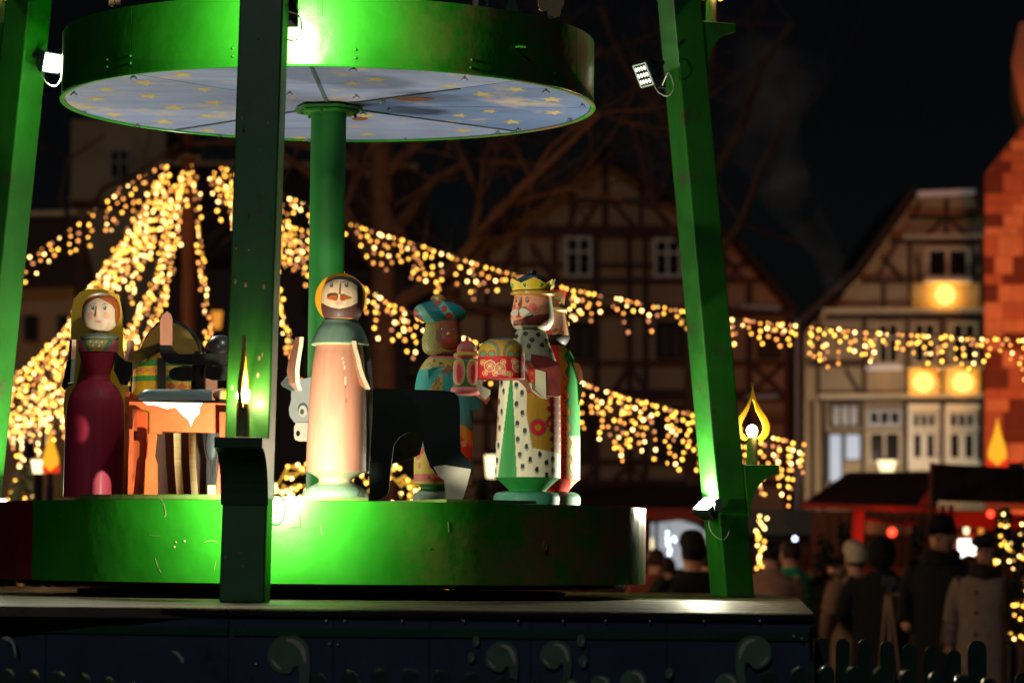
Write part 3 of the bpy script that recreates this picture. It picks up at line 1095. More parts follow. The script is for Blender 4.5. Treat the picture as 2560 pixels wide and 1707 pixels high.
def dist(a, b, c, d): return math.hypot(a - c, b - d)
def ellip(X, Y, cx, cy, rx, ry): return ((X - cx) / rx) ** 2 + ((Y - cy) / ry) ** 2 < 1
def seg(X, Y, pts, w):
    """near a polyline?"""
    for (a, b), (c, d) in zip(pts[:-1], pts[1:]):
        L = (c - a) ** 2 + (d - b) ** 2
        t = max(0, min(1, ((X - a) * (c - a) + (Y - b) * (d - b)) / L)) if L else 0
        if math.hypot(X - a - t * (c - a), Y - b - t * (d - b)) < w: return True
    return False
def poly(X, Y, pts):
    r = False
    j = len(pts) - 1
    for i in range(len(pts)):
        if (pts[i][1] > Y) != (pts[j][1] > Y) and X < (pts[j][0] - pts[i][0]) * (Y - pts[i][1]) / (pts[j][1] - pts[i][1]) + pts[i][0]:
            r = not r
        j = i
    return r

# ============ the man in the pale pink robe
f = Fig('turned_man_figure', 'tall wooden man in a pale pink robe and green cape, brown beard and halo disc', 838, 1247, 11.12, lean=.013)
SK, PK, CREAM = col('#eccaa4'), col('#bc8068'), col('#a9a888')
f.lathe('pedestal', [[(1247, 81), (1236, 82), (1228, 79)], [(1228, 79), (1218, 66), (1208, 46), (1202, 42), (1196, 44), (1186, 60), (1179, 73)]],
        lambda X, Y, a, r: CREAM if Y < 1212 else (col('#7fa184') if not seg(X, Y, [(893, 1212), (902, 1228), (897, 1240)], 1) else col('#5a4630')))
def rp(X, Y, a, r):
    if seg(X, Y, [(858, 898), (864, 925), (866, 965)], .8) and abs(a) < 90: return col('#f5e6c8')
    if seg(X, Y, [(866, 965), (868, 1010)], .7) and abs(a) < 90: return col('#8a5a40')
    return PK
f.lathe('robe', [[(1179, 75), (1176, 75)], [(1176, 75), (1100, 74), (1020, 72), (950, 68), (900, 64), (864, 59)]], rp)
f.lathe('cape', [[(864, 59), (863, 72)], [(862, 72.5), (858, 72), (840, 65), (820, 56), (808, 48), (800, 44)], [(800, 44), (798, 30)]], lambda X, Y, a, r: col('#6d8878') if Y < 859 else col('#a9b98a'), dx=2)
# halo disc behind the head
hx, hy = 850, 747
b = MB().lathe((0, 0, 0), [(0, 64), (10, 64)], 48)
c = f.pt(hx + 2, hy, -6)
R = Matrix.Rotation(rad(90), 3, 'X')
b.v = [c + (R @ Vector(q)) * f.s for q in b.v]
b.build('halo_disc', 'haloyellow', f.T) if 'haloyellow' in M else None
def head(X, Y, a, r):
    if abs(a) > 78: return col('#241a18')
    # dark hair cap
    yy = 703 + ((X - 849) / 50) ** 2 * 20 - 3
    if Y < yy: return col('#10131a')
    if X > 893 and Y < 770: return col('#2a2228')
    # face
    for ex in (829, 867):
        if ellip(X, Y, ex, 715, 4.6, 6.2):
            if ellip(X, Y, ex - 1, 712, 1.3, 1.6): return col('#d8e0e0')
            return col('#4d6673')
        if seg(X, Y, [(ex - 9, 708), (ex - 3, 704), (ex + 6, 706)], .8): return col('#6a4a3a')
    if ellip(X, Y, 849, 760, 10, 6): return col('#e8a694')
    yb = 774 - ((X - 849) / 50) ** 2 * 20
    if Y > yb:
        return col('#5b3430') if Y < 797 else col('#c8862c')
    return SK
f.lathe('head', [[(806, 30), (803, 38), (790, 47), (775, 52), (750, 53), (725, 51), (705, 42), (693, 24), (689, 3)]], head, dx=5, n=200, step=1.5)
b = MB(); c = f.pt(851, 744, 51)
b.add([f.pt(847, 741, 50), f.pt(855, 741, 50), f.pt(851, 741, 62), f.pt(849.5, 704, 51), f.pt(852.5, 704, 51)], [(0, 2, 3), (2, 1, 4), (2, 4, 3), (0, 1, 2), (0, 3, 4, 1)])
b.build('nose', 'pinkskin', f.T)
for s_ in (-1, 1):
    b = MB()
    pts = [(3, -4), (3, 6), (8, 9), (18, 6), (33, 1), (22, -5), (12, -7)]
    b.prism([f.pt(849.5 + s_ * a * .98, 748 + c_ , 51 - abs(a) * .30) for a, c_ in pts], Vector((0, -.010, 0)))
    b.build('moustache', 'moustachewood', f.T, bevel=.0015)
# arms: sawn boards
f.edge_arm('arm', [(758, 846), (757, 862), (750, 905), (747, 930), (748, 960), (754, 978)], [58] * 6, [26, 34, 50, 52, 40, 16], 11, ('brownside', 'creamedge'), yaw=28)
f.edge_arm('arm', [(888, 856), (890, 872), (898, 900), (902, 920), (910, 945), (924, 976)], [62] * 6, [30, 40, 56, 60, 52, 10], 12, ('brownside', 'creamedge'), yaw=26)
f.arm('coat_back', [(905, 866), (925, 866), (932, 960), (930, 1060), (922, 1182), (906, 1182), (912, 1000)], -20, 8, ('offwhite', 'offwhite'))

# ============ the woman
f = Fig('turned_woman_figure', 'wooden woman with red hair in a dark red dress before a yellow arched cloak board', 232, 1243, 11.5, lean=.011)
RED = col('#b42848')
YC = [(136, 1244), (148, 1222), (160, 1180), (164, 1100), (158, 1010), (166, 960), (176, 900), (178, 780), (184, 748), (200, 730), (222, 722), (262, 723), (285, 732), (300, 752), (305, 785), (305, 870), (312, 910), (322, 985), (322, 1030), (316, 1100), (320, 1180), (335, 1244)]
plate('cloak_board', YC, 11.60, .030, 'goldwood', 'plyedge', f.T)
f.lathe('skirt', [[(1243, 74), (1150, 74), (1060, 73), (1010, 70), (985, 63), (965, 50), (950, 33)]], lambda X, Y, a, r: RED)
def bod(X, Y, a, r):
    if abs(a) < 85:
        if Y < 880:
            if poly(X, Y, [(202, 846), (212, 846), (230, 880), (222, 880)]) or poly(X, Y, [(286, 846), (276, 846), (258, 880), (266, 880)]): return col('#2e8a72')
            if poly(X, Y, [(212, 846), (276, 846), (258, 880), (230, 880)]):
                for dx_, dy_ in ((229, 856), (244, 857), (258, 857), (236, 866), (251, 867)):
                    if dist(X, Y, dx_, dy_) < 2: return col('#e8f8ee')
                    if dist(X, Y, dx_, dy_) < 4.6: return col('#4aa08c')
                return col('#b98a2a')
            return col('#d86a78')
        if Y < 882: return col('#3a1a1c')
    return RED
f.lathe('bodice', [[(950, 33), (940, 31), (925, 35), (900, 42), (882, 47)], [(881, 49), (860, 50), (851, 47)]], bod, dx=3)
f.lathe('collar', [[(853, 30), (850, 44), (844, 48), (838, 42), (834, 26), (833, 12)]], lambda X, Y, a, r: col('#6d7a6a'), dx=5)
f.lathe('neck', [[(836, 16), (822, 15)]], lambda X, Y, a, r: SK, dx=7)
def wh(X, Y, a, r):
    if abs(a) > 88: return col('#a84a20')
    # face outline
    cx_ = 246
    hw = 41 if Y > 775 else 41 * max(0, 1 - ((775 - Y) / 29) ** 2 * .98) ** .5 if Y > 746 else 0
    if Y < 775:
        t = (775 - Y) / 29
        hw = 41 * (1 - t ** 1.7) if t < 1 else 0
    if abs(X - cx_) < hw:
        for ex, wd in ((234, 4.3), (264, 3.7)):
            if ellip(X, Y, ex, 772, wd, 5.8):
                return col('#dfe8ea') if dist(X, Y, ex - 1, 770) < 1.2 else col('#3f6488')
            if seg(X, Y, [(ex - 7, 766), (ex - 1, 760.5), (ex + 6, 763)], .7): return col('#3a3630')
        if ellip(X, Y, 248, 806, 8.5, 2.6): return col('#d88880')
        if ellip(X, Y, 228, 791, 9, 9) or ellip(X, Y, 268, 791, 8, 9): return col('#eeb096')
        return col('#f0d2b4')
    if abs(X - cx_) < hw + 1.4: return col('#4a2414')
    if Y < 738: return col('#6a4a30')
    return col('#c4591f')
f.lathe('head', [[(828, 18), (823, 28), (812, 39), (795, 46), (778, 48), (760, 45), (745, 37), (736, 24), (732, 6)]], wh, dx=7, n=200, step=1.5)
b = MB()
b.prism([f.pt(248, 773, 46), f.pt(246, 797, 47), f.pt(252.5, 797, 47), f.pt(251, 773, 46)], Vector((0, -.008, 0)))
b.build('nose', ['pinkskin'], f.T)
f.edge_arm('hand', [(193, 853), (192, 903)], [58, 62], [20, 30], 11, ('brownside', 'pinkskin'), yaw=24)
f.edge_arm('arm', [(192, 904), (188, 960)], [62, 60], [42, 66], 10, ('blackwood', 'greyteal'), yaw=24)
f.edge_arm('hand', [(329, 855), (328, 879), (322, 904)], [62, 62, 62], [14, 16, 26], 11, ('brownside', 'pinkskin'), yaw=-32)
f.arm('sleeve', [(315, 903), (330, 905), (330, 935), (318, 962), (302, 962), (284, 925), (288, 880)], 20, 10, ('blackwood', 'blackwood'))
f.arm('sleeve', [(176, 866), (186, 870), (180, 962), (170, 965), (160, 975), (154, 965), (166, 920)], 5, 10, ('blackwood', 'blackwood'))

# ============ manger with the child
mg = thing('wooden_manger', 'orange manger board with painted white cloth drip and carved orange legs', 'manger', P(445, 1243, 11.08))
S11 = 11.1 / F
plate('front_board', [(323, 1004), (566, 1008), (566, 1078), (540, 1082), (404, 1078), (404, 1084), (374, 1083), (374, 1028), (362, 1023), (330, 1023), (330, 1072), (323, 1072)], 11.05, .022, 'orange', 'orange2', mg)
plate('painted_cloth', [(355, 1003.5), (507, 1007), (500, 1018), (498, 1034), (486, 1046), (477, 1066), (471, 1050), (452, 1034), (438, 1019), (428, 1020), (418, 1023), (402, 1018), (385, 1013), (368, 1013)], 11.048, .0019, 'clothblue', 'clothblue', mg)
def leg(xs, name='leg'):
    o = [(343, 1030), (367, 1031), (367, 1103), (371, 1110), (369, 1145), (363, 1152), (356, 1238), (333, 1238), (342, 1152), (348, 1140), (349, 1105), (343, 1100)]
    return plate(name, [(a + xs, b_) for a, b_ in o], 11.00, .020, 'orange2', 'orange', mg)
leg(0); leg(206)
plate('leg', [(371, 1084), (392, 1084), (386, 1140), (392, 1160), (393, 1238), (361, 1238), (364, 1150), (371, 1130)], 10.945, .02, 'orange', 'orange', mg)
plate('leg_bracket', [(334, 1077), (344, 1077), (344, 1101), (334, 1100)], 11.03, .02, 'orange', 'orange', mg)
# added board to shade the skirt, round and arched holes pass light spots
XB = P(330, 1100, 11.25).x
def onto(px, py):
    Yw = 11.5 - .098
    q = P(px, py, 11.5 - 73 * (11.5 / F) * max(.1, 1 - ((px - 233) / 73) ** 2) ** .5)
    t = (XB - LAMPC.x) / (q.x - LAMPC.x)
    return LAMPC + (q - LAMPC) * t
circ = [onto(198 + 30 * math.cos(k * .3142), 1072 + 38 * math.sin(k * .3142)) for k in range(20)]
arch = [onto(228, 1250)] + [onto(256 - 28 * math.cos(k * math.pi / 8), 1212 - 36 * math.sin(k * math.pi / 8)) for k in range(9)] + [onto(284, 1250)]
zc0, zc1 = ZT + .018, P(352, 985, 11.25).z
ya, yb = 11.085, 11.50
def holed(outer, holes, x0, t, name, m, par):
    bm_ = bpy.data.curves.new(name, 'CURVE')
    bm_.dimensions = '2D'
    bm_.fill_mode = 'BOTH'
    bm_.extrude = t / 2
    for ring_ in [outer] + holes:
        sp = bm_.splines.new('POLY')
        sp.points.add(len(ring_) - 1)
        for i_, (a_, b_) in enumerate(ring_): sp.points[i_].co = (a_, b_, 0, 1)
        sp.use_cyclic_u = True
    ob = bpy.data.objects.new(name, bm_)
    COL.objects.link(ob)
    ob.rotation_euler = (rad(90), 0, rad(90))
    dg = bpy.context.evaluated_depsgraph_get()
    me_ = bpy.data.meshes.new_from_object(ob.evaluated_get(dg))
    bpy.data.objects.remove(ob)
    me_.transform(Euler((rad(90), 0, rad(90))).to_matrix().to_4x4())
    me_.transform(Matrix.Translation(Vector((x0, 0, 0)) - worldloc(par)))
    me_.materials.clear()
    me_.materials.append(M[m])
    o_ = bpy.data.objects.new(name, me_)
    COL.objects.link(o_)
    o_.parent = par
    return o_
holed([(ya, zc0), (yb, zc0), (yb, zc1), (ya, zc1)], [[(q.y, max(q.z, zc0 + .002)) for q in circ], [(q.y, max(q.z, zc0 + .002)) for q in arch]], XB, .015, 'upright_or_shade_board', 'orange', mg)  # added for its shadow, not a part of the manger
print('HOLES', [tuple(round(v, 3) for v in q) for q in circ[::5] + arch[::3]], LAMPC, XB)
plate('side_rail', [(362, 1003), (540, 1005), (540, 1012), (362, 1012)], 11.25, .02, 'brown', 'brown', mg)
# blanket roll: half cylinder
bk = thing('blanket_bundle', 'pale blue half round blanket lying on top of the manger', 'blanket', P(440, 1003, 11.2))
b = MB(); n = 16
for i in range(27):
    x = 347 + (530 - 347) * i / 26
    sh = 1 if i > 4 else (1 - ((4 - i) / 5) ** 2) ** .5
    for k in range(n + 1):
        g = math.pi * k / n
        b.v.append(P(x, 1000 + (x - 347) * .008 - 28 * sh * math.sin(g), 11.2 - .04 * math.cos(g)))
for i in range(26):
    for k in range(n):
        q = i * (n + 1) + k
        b.f.append([q, q + 1, q + n + 2, q + n + 1]); b.mi.append(0)
b.f.append([26 * (n + 1) + k for k in range(n + 1)]); b.mi.append(1)
for i in range(26):
    q = i * (n + 1)
    b.f.append([q, q + n + 1, q + 2 * n + 1, q + n]); b.mi.append(0)
b.build('bundle', ['bluegrey', 'cream'], bk, smooth=True)
plate('base_board', [(346, 1001), (531, 1002), (531, 1005), (345, 1004)], 11.15, .1, 'black', 'black', bk)
ch = thing('child_head', 'pink wooden child head with yellow hair at the right end of the blanket', 'figure', P(556, 1003, 11.2))
c = P(556, 987, 11.2)
b = MB().ell(c, (.034, .03, .024), 60, 40)
b.c = [(tuple(col('#efb69a') if (v - c).x < .003 else col('#e8b820')) + (1,)) for v in b.v]
b.build('head', 'paint', ch, smooth=True)
b = MB().ell(P(556, 1001, 11.2), (.03, .03, .006), 20, 8).build('pillow', 'black', ch, smooth=True)

# ============ ox behind the manger (facing out): horns with pale tips, ears
ox = thing('ox_figure', 'black wooden ox with a pale upturned horn tip looking over the manger', 'ox', P(500, 1245, 11.55))
plate('horn', [(400, 862), (428, 864), (434, 876), (448, 885), (486, 884), (575, 882), (575, 912), (480, 912), (425, 910), (408, 900), (400, 885)], 11.40, .026, 'blackwood', 'blackwood', ox, curve=0)
plate('horn_tip', [(400, 862), (400, 800), (406, 788), (417, 778), (426, 784), (430, 796), (430, 863)], 11.40, .026, 'pinkbrown', 'pinkbrown', ox)
plate('ear', [(422, 938), (424, 926), (436, 918), (455, 916), (482, 917), (482, 951), (450, 952), (432, 949), (424, 944)], 11.38, .024, 'blackwood', 'blackwood', ox)
plate('ear', [(512, 920), (530, 915), (575, 914), (575, 950), (530, 950), (514, 944)], 11.40, .024, 'blackwood', 'blackwood', ox)
MB().tube([P(496, 996, 11.44), P(496, 930, 11.44), P(498, 890, 11.44), P(501, 880, 11.44)], [.027, .027, .026, .02], 20).build('neck', 'blackwood', ox, smooth=True)
MB().ell(P(552, 878, 11.45), (.060, .05, .060), 28, 16).build('forelock', 'blackwood', ox, smooth=True)
plate('muzzle', [(510, 944), (543, 950), (543, 1000), (510, 1000)], 11.46, .03, 'brownside', 'brownside', ox)
plate('body_board', [(366, 1082), (566, 1082), (566, 1240), (392, 1240), (388, 1180), (386, 1120)], 11.56, .03, 'brown', 'brown', ox)
for xs, a in ((434, 0), (471, 2)):
    plate('leg', [(xs, 1082), (xs + 17, 1082), (xs + 18, 1150), (xs + 24, 1240), (xs + 8, 1240), (xs + 2, 1160)], 11.46, .03, 'palegrain', 'palegrain', ox)
plate('leg', [(505, 1083), (512, 1130), (517, 1150), (515, 1240), (538, 1240), (542, 1150), (545, 1083)], 11.44, .025, 'blackwood', 'offwhite', ox)
plate('hoof', [(519, 1212), (539, 1212), (539, 1240), (519, 1240)], 11.43, .02, 'offwhite', 'offwhite', ox)
MB().ell(P(530, 1110, 11.43), (.022, .01, .062), 20, 12).build('knee', 'greydark', ox, smooth=True)

# ============ kneeling king with arched hood, patterned robe, behind the ox
f = Fig('hooded_shepherd_figure', 'figure with arched ochre hood and yellow robe with green bands behind the manger', 402, 1245, 11.95, lean=.004)
def hp(X, Y, a, r):
    if 902 < Y < 918 or 942 < Y < 956: return col('#2f7a4a')
    if 918 <= Y <= 942:
        for k, cx_ in enumerate((336, 362, 387, 412, 440)):
            if ellip(X, Y, cx_, 930, 6, 8): return col('#e07a66')
            if ellip(X, Y, cx_ + 13, 930, 2.5, 3): return col('#e07a66')
        if abs(Y - 930) < 1: return col('#5a3a2a')
        return col('#c9a81e')
    if Y > 956:
        if X > 425: return col('#c05a3a') if (math.sin(X * .25) + math.sin(Y * .3)) > 0 else col('#c9a030')
        return col('#b48a24')
    return col('#8a6420')
f.lathe('robe', [[(1245, 82), (1100, 80), (1000, 78), (940, 76), (905, 70), (880, 60), (865, 40)]], hp)
hd = [(353, 880), (360, 855), (375, 830), (395, 812), (420, 805), (445, 810), (470, 826), (490, 855), (500, 882), (495, 905), (350, 905)]
plate('hood_board', hd, 11.86, .05, 'goldbrown', 'black', f.T)
hd2 = [(342, 905), (352, 868), (366, 838), (392, 806), (420, 798), (450, 803), (478, 822), (500, 852), (508, 905)]
plate('hood_rim', hd2, 11.93, .05, 'black', 'black', f.T)
f.arm('shoulder_board', [(312, 895), (335, 878), (353, 872), (400, 858), (400, 872), (350, 905), (340, 920), (318, 930)], 74, 14, ('blackwood', 'blackwood'))
f.arm('staff', [(393, 893), (414, 896), (413, 990), (394, 990)], 96, 14, ('blackwood', 'blackwood'))
f.arm('robe_board', [(320, 985), (327, 1030), (360, 1090), (378, 1140), (380, 1160), (330, 1180), (322, 1240), (345, 1240), (400, 1240), (420, 1100), (410, 985)], 30, 10, ('goldwood', 'goldwood'))

# ============ donkey
dk = thing('donkey_figure', 'flat grey wooden donkey with black body, its head peeping out behind the pink robed man', 'donkey', P(930, 1250, 11.9000))
plate('body_board', [(870, 972), (922, 970), (1110, 976), (1135, 980), (1146, 992), (1150, 1020), (1150, 1100), (1152, 1128), (1165, 1143), (1178, 1150), (1179, 1170), (1170, 1205), (1160, 1240), (1146, 1262), (1117, 1262), (1113, 1230), (1110, 1200), (1090, 1185), (1075, 1165), (1062, 1130), (1056, 1098), (1044, 1082), (1022, 1080), (1000, 1090), (985, 1110), (979, 1150), (975, 1190), (972, 1225), (966, 1240), (945, 1250), (925, 1250), (922, 1180), (870, 1170)], 11.8200, .045, 'charcoal', 'greydark', dk)
plate('belly_board', [(975, 1160), (985, 1105), (1005, 1086), (1025, 1078), (1046, 1080), (1058, 1100), (1050, 1135), (1020, 1150), (985, 1158)], 11.9200, .02, 'goldbrown', 'goldbrown', dk)
plate('lit_leg_paint', [(1083, 1166), (1112, 1162), (1150, 1168), (1178, 1172), (1170, 1205), (1160, 1240), (1146, 1261), (1117, 1261), (1113, 1230), (1110, 1200), (1096, 1190)], 11.8160, .0035, 'offwhite', 'offwhite', dk)  # lit lower leg painted pale, the charcoal above it stands for shadow
plate('head', [(727, 975), (745, 950), (790, 940), (800, 1060), (745, 1060), (735, 1055), (724, 1040), (722, 1022), (728, 1000)], 11.8800, .03, 'grey', 'greydark', dk)
plate('muzzle', [(740, 1056), (770, 1056), (770, 1103), (748, 1103), (738, 1099), (735, 1090), (735, 1068)], 11.8650, .03, 'offwhite', 'greydark', dk)
plate('ear', [(701, 959), (716, 940), (735, 928), (747, 921), (750, 945), (735, 975), (727, 977), (706, 966)], 11.8700, .02, 'greydark', 'charcoal', dk)
def disc(name, px, py, rx, ry, Y, t, m, par):
    return plate(name, [(px + rx * math.cos(k * .314), py + ry * math.sin(k * .314)) for k in range(20)], Y, t, m, m, par)
disc('brow', 757, 1022, 13, 16, 11.8785, .0015, 'greydark', dk)
disc('eye', 757, 1028, 10.5, 15, 11.8770, .003, 'offwhite', dk)
disc('pupil', 755, 1029, 5, 7, 11.8755, .0045, 'black', dk)
disc('nostril', 745, 1083, 5, 7, 11.8630, .003, 'charcoal', dk)

# ============ king with turban
f = Fig('turbaned_king_figure', 'dark faced wooden king in turquoise turban with red dots carrying a lidded jar', 1107, 1262, 12.3, lean=-.002)
TE = col('#1e9a96')
def tb(X, Y, a, r):
    if Y > 1228: return col('#8fa694')
    if Y > 1212: return col('#2f8a44')
    if abs(a) < 110:
        if Y > 1120 and X < 1115:
            if Y > 1206: return col('#d8b848')
            if 1186 < Y < 1204: return col('#dd6a52') if not ellip(X, Y, 1074, 1195, 4, 4) else col('#7a4a50')
            if Y > 1140 + 10 * math.sin((X - 1035) * .15): 
                return col('#dd6a52') if ellip(X, Y, 1050, 1165, 4, 8) or ellip(X, Y, 1078, 1168, 4, 8) else col('#e2c244')
            return col('#e05a3a')
        if X > 1148:
            if Y < 1060 + (X - 1150) * .6: return col('#46c0c0')
            if Y < 1090 + (X - 1150): return col('#e8c244')
            if Y < 1150: return col('#e0663a') if dist(X, Y, 1160, 1110) > 7 else col('#f2c8a0')
            return col('#46a8a8') if Y < 1185 else col('#d8dcae')
        if Y < 925 and Y > 890:
            if Y < 897: return col('#c86070')
            lim = 922 + 12 * math.sin((X - 1050) * .2)
            if abs(Y - lim) < 2 or ellip(X, Y, 1086, 904, 3.6, 3.6) or (ellip(X, Y, 1102, 911, 4, 4)): return col('#4a4a22')
            return col('#a89a44')
        if 1072 < X < 1108 and 940 < Y < 985 and X - 1072 > (Y - 985) * -.7 - 4:
            if 6 < dist(X, Y, 1092, 953) < 8 or dist(X, Y, 1092, 953) < 3 or (abs(math.sin(X * .5) * 6 + 968 - Y) < 1.5): return col('#4a4420')
            return col('#b89a3c')
    return TE
f.lathe('body', [[(1262, 74), (1245, 75), (1234, 72)], [(1232, 70), (1222, 56), (1212, 62)], [(1211, 73), (1100, 73), (1000, 73), (960, 71), (930, 64), (905, 50), (892, 38)]], tb)
f.lathe('veil', [[(888, 30), (880, 44), (862, 50), (840, 48), (815, 42), (805, 40)]], lambda X, Y, a, r: col('#b8a23e') if (math.sin(X * .7) * math.sin(Y * .6) < .3) else col('#3a8a8a'), dx=-6, fwd=-12)
def tf(X, Y, a, r):
    for ex in (1104, 1134):
        if ellip(X, Y, ex, 824, 3.8, 5.5): return col('#e8e8e8') if dist(X, Y, ex, 824) < 1.9 else col('#2a3a58')
    if ellip(X, Y, 1121, 852, 9.5, 5): return col('#cf2020')
    if ellip(X, Y, 1089, 845, 14, 17): return col('#6a4634')
    return col('#8e4a28')
f.lathe('head', [[(878, 14), (875, 26), (865, 34), (852, 37), (838, 35), (820, 33), (800, 33)]], tf, dx=4, fwd=8, n=180, step=1.5)
f.ball('nose', 1122, 837, 4.2, 4.6, 'tanwood', fwd=44)
def tp(X, Y, fr, d):
    # slanted bands
    v = (X - 1100) + (Y - 783) * -.75
    band = (v + 200) % 62
    light = 20 < band < 44
    for cx_, cy_ in ((1038, 784), (1048, 800), (1095, 760), (1112, 776), (1124, 793), (1162, 768)):
        q = dist(X, Y, cx_, cy_)
        if fr and q < 7.2: return col('#d84a40')
        if fr and q < 8.4: return col('#14353a')
    return col('#7cc4b4') if light else col('#0f7f86')
f.ball('turban', 1100, 782, 67, 30, 'paint', rz=60, rot=2, paint=tp)
f.ball('knob', 1095, 750, 19, 15, 'gold')
# lidded jar
jr = thing('lidded_jar', 'pink and red lidded jar on a saucer held by the turbaned king', 'jar', P(1166, 990, 12.0))
class FJ(Fig):
    def __init__(s, T, cx, by, Y):
        s.cx, s.by, s.Y, s.s, s.lean, s.tilt = cx, by, Y, Y / F, 0, .0096
        s.o = P(cx, by, Y); s.T = T
j = FJ(jr, 1166, 990, 12.0)
def jp(X, Y, a, r):
    if Y > 968: return col('#e8807a')
    if Y < 879:
        for cx_ in (1154, 1178, 1192):
            if ellip(X, Y, cx_, 868, 4.5, 6): return col('#6a9a6a')
        return col('#c9505e')
    if Y < 890: return col('#c9b24a')
    if Y < 897: return col('#c0303a')
    for cx_ in (1147, 1183):
        if ellip(X, Y, cx_, 932, 13, 30) :
            if ellip(X, Y, cx_, 934, 6, 24): return col('#c8202a')
            return col('#d87a7a')
        if ellip(X, Y, cx_, 930, 16.5, 35): return col('#c9b650')
    return col('#3c6a3c')
j.lathe('jar_body', [[(988, 22), (984, 36), (976, 40), (969, 38)], [(968, 33), (930, 34), (905, 33), (898, 30)]], jp)
j.lathe('jar_lid', [[(897, 31), (888, 34), (883, 30)], [(882, 25), (870, 25), (860, 20), (853, 11), (850, 4)], [(850, 4), (845, 5), (841, 1)]], jp)
f.arm('hand', [(1120, 910), (1130, 918), (1122, 940), (1112, 965), (1102, 975), (1097, 950), (1106, 928)], 66, 10, ('brownside', 'pinkskin'))
f.arm('sleeve', [(1070, 925), (1084, 918), (1108, 915), (1112, 930), (1086, 952), (1072, 948)], 60, 8, ('teal', 'teal'))
f.arm('sleeve', [(1150, 990), (1190, 990), (1206, 1010), (1200, 1020), (1182, 1028), (1170, 1022)], 30, 14, ('teal', 'gold'))
f.arm('hand', [(1196, 960), (1214, 975), (1226, 996), (1216, 1012), (1205, 1000), (1190, 990)], 36, 12, ('pinkskin', 'creamedge'))

# ============ first king (white spotted coat)
f = Fig('crowned_king_figure', 'crowned wooden king with white moustache and black spotted white robe presenting a drum box', 1316, 1262, 11.95, lean=.010)
WH, GO, GR = col('#ece4c4'), col('#b48a26'), col('#24903c')
dots = [(1254, 958), (1259, 979), (1247, 1004), (1254, 1030), (1244, 1046), (1249, 1070), (1240, 1094), (1246, 1114), (1238, 1126), (1243, 1151), (1238, 1176),
        (1291, 965), (1305, 985), (1291, 1012), (1306, 1034), (1293, 1060), (1312, 1079), (1294, 1100), (1316, 1118), (1299, 1138), (1325, 1150), (1349, 1137), (1306, 1167), (1342, 1175), (1366, 1157), (1382, 1147), (1383, 1176), (1366, 1188)]
def kp(X, Y, a, r):
    if abs(a) > 95: return col('#c03028')
    if Y < 1194:
        gw = (Y - 945) / 250
        if 1276 - 31 * gw < X < 1281 + 11 * gw: return GR
        if X < 1276 - 31 * gw:
            if X < 1240 - (Y - 1194) * .03 and Y < 1100: return col('#d8702c')
        for cx_, cy_ in dots:
            rx = 4.8 if cx_ > 1262 else 3
            if ellip(X, Y, cx_, cy_, rx, 6.5): return col('#1c2a26')
            if ellip(X, Y, cx_, cy_ + 5, rx + .4, 7): return col('#a8a48c')
        # right gold panel
        lx = 1316 + max(0, (Y - 1040)) * .17
        if X > lx and Y < 1121 + (X - 1328) * .19:
            q = dist(X, Y, 1345, 1071)
            if q < 8: return GO
            if q < 20: return col('#c81c24')
            if q < 22.5: return col('#4a7a6a')
            q = dist(X, Y, 1374, 1060)
            if q < 5: return GO
            if q < 11: return col('#b01c20')
            edge_ = 1372 + 6 * math.sin(Y * .25) + (Y - 1040) * .12
            top_ = 992 + abs(math.sin((X - 1316) * .13)) * -10 + (X - 1316) * .30
            if X > edge_ or Y < top_:
                if (math.sin(X * .45) + math.sin(Y * .33)) > 1.3: return GO
                return col('#c0241e') if X < 1370 else col('#8a1c1a')
            return GO
        if X > 1390: return WH
        return WH
    return GR
f.lathe('robe', [[(1228, 46), (1222, 50), (1205, 68), (1196, 78)], [(1195, 82), (1194, 82)], [(1194, 82), (1100, 81), (1000, 78), (945, 75), (915, 70)]], kp, n=260, dx=2, step=1.6)
f.lathe('pedestal', [[(1262, 81), (1245, 83), (1236, 80), (1230, 70), (1228, 46)]], lambda X, Y, a, r: col('#3f8a70'))
kd = [(1290, 842), (1314, 836), (1346, 838), (1330, 852), (1355, 864), (1368, 852), (1378, 876), (1322, 868), (1300, 870)]
f.lathe('ermine_collar', [[(915, 66), (900, 64), (880, 56), (860, 48), (840, 42), (826, 36)]], lambda X, Y, a, r: col('#22251f') if any(dist(X, Y, *q) < 6.2 for q in kd) else col('#9fa286'), dx=3, n=200)  # white fur coloured grey, its shade is put into the paint
def kh(X, Y, a, r):
    if a > 50 or a < -88:
        return col('#dcd8c4')
    if Y > 790 + (X - 1290) * -.22 + 12:
        if X < 1283: return col('#dcd8c4')
        return col('#7a3228') if Y < 815 else col('#c8c4b0')
    if ellip(X, Y, 1332, 770, 11, 9.5): return col('#d65a5c')
    if ellip(X, Y, 1286, 769, 4, 8): return col('#d65a5c')
    for ex, ey, rx in ((1290, 753, 3), (1318, 754, 5)):
        if ellip(X, Y, ex, ey, rx, 5): return col('#e8e8dc') if dist(X, Y, ex - .5, ey - 1) < 1.4 else col('#2c3a34')
        if seg(X, Y, [(ex - 6, ey - 6), (ex + 1, ey - 9), (ex + 8, ey - 5)], .7): return col('#3a2a22')
    if ellip(X, Y, 1297, 791, 8, 6): return col('#d03024')
    return col('#e89a72')
f.lathe('head', [[(828, 28), (822, 42), (812, 50), (800, 54), (785, 53), (765, 50), (745, 47), (738, 46)]], kh, dx=6, n=220, step=1.5)
f.lathe('crown_rim', [[(740, 46), (737, 54), (733, 55.5), (729, 54), (727, 46)]], lambda X, Y, a, r: col('#c79a3a'), dx=6, mats='crownpaint')
b = MB()
nn = 40
cc = f.pt(1328, 727); 
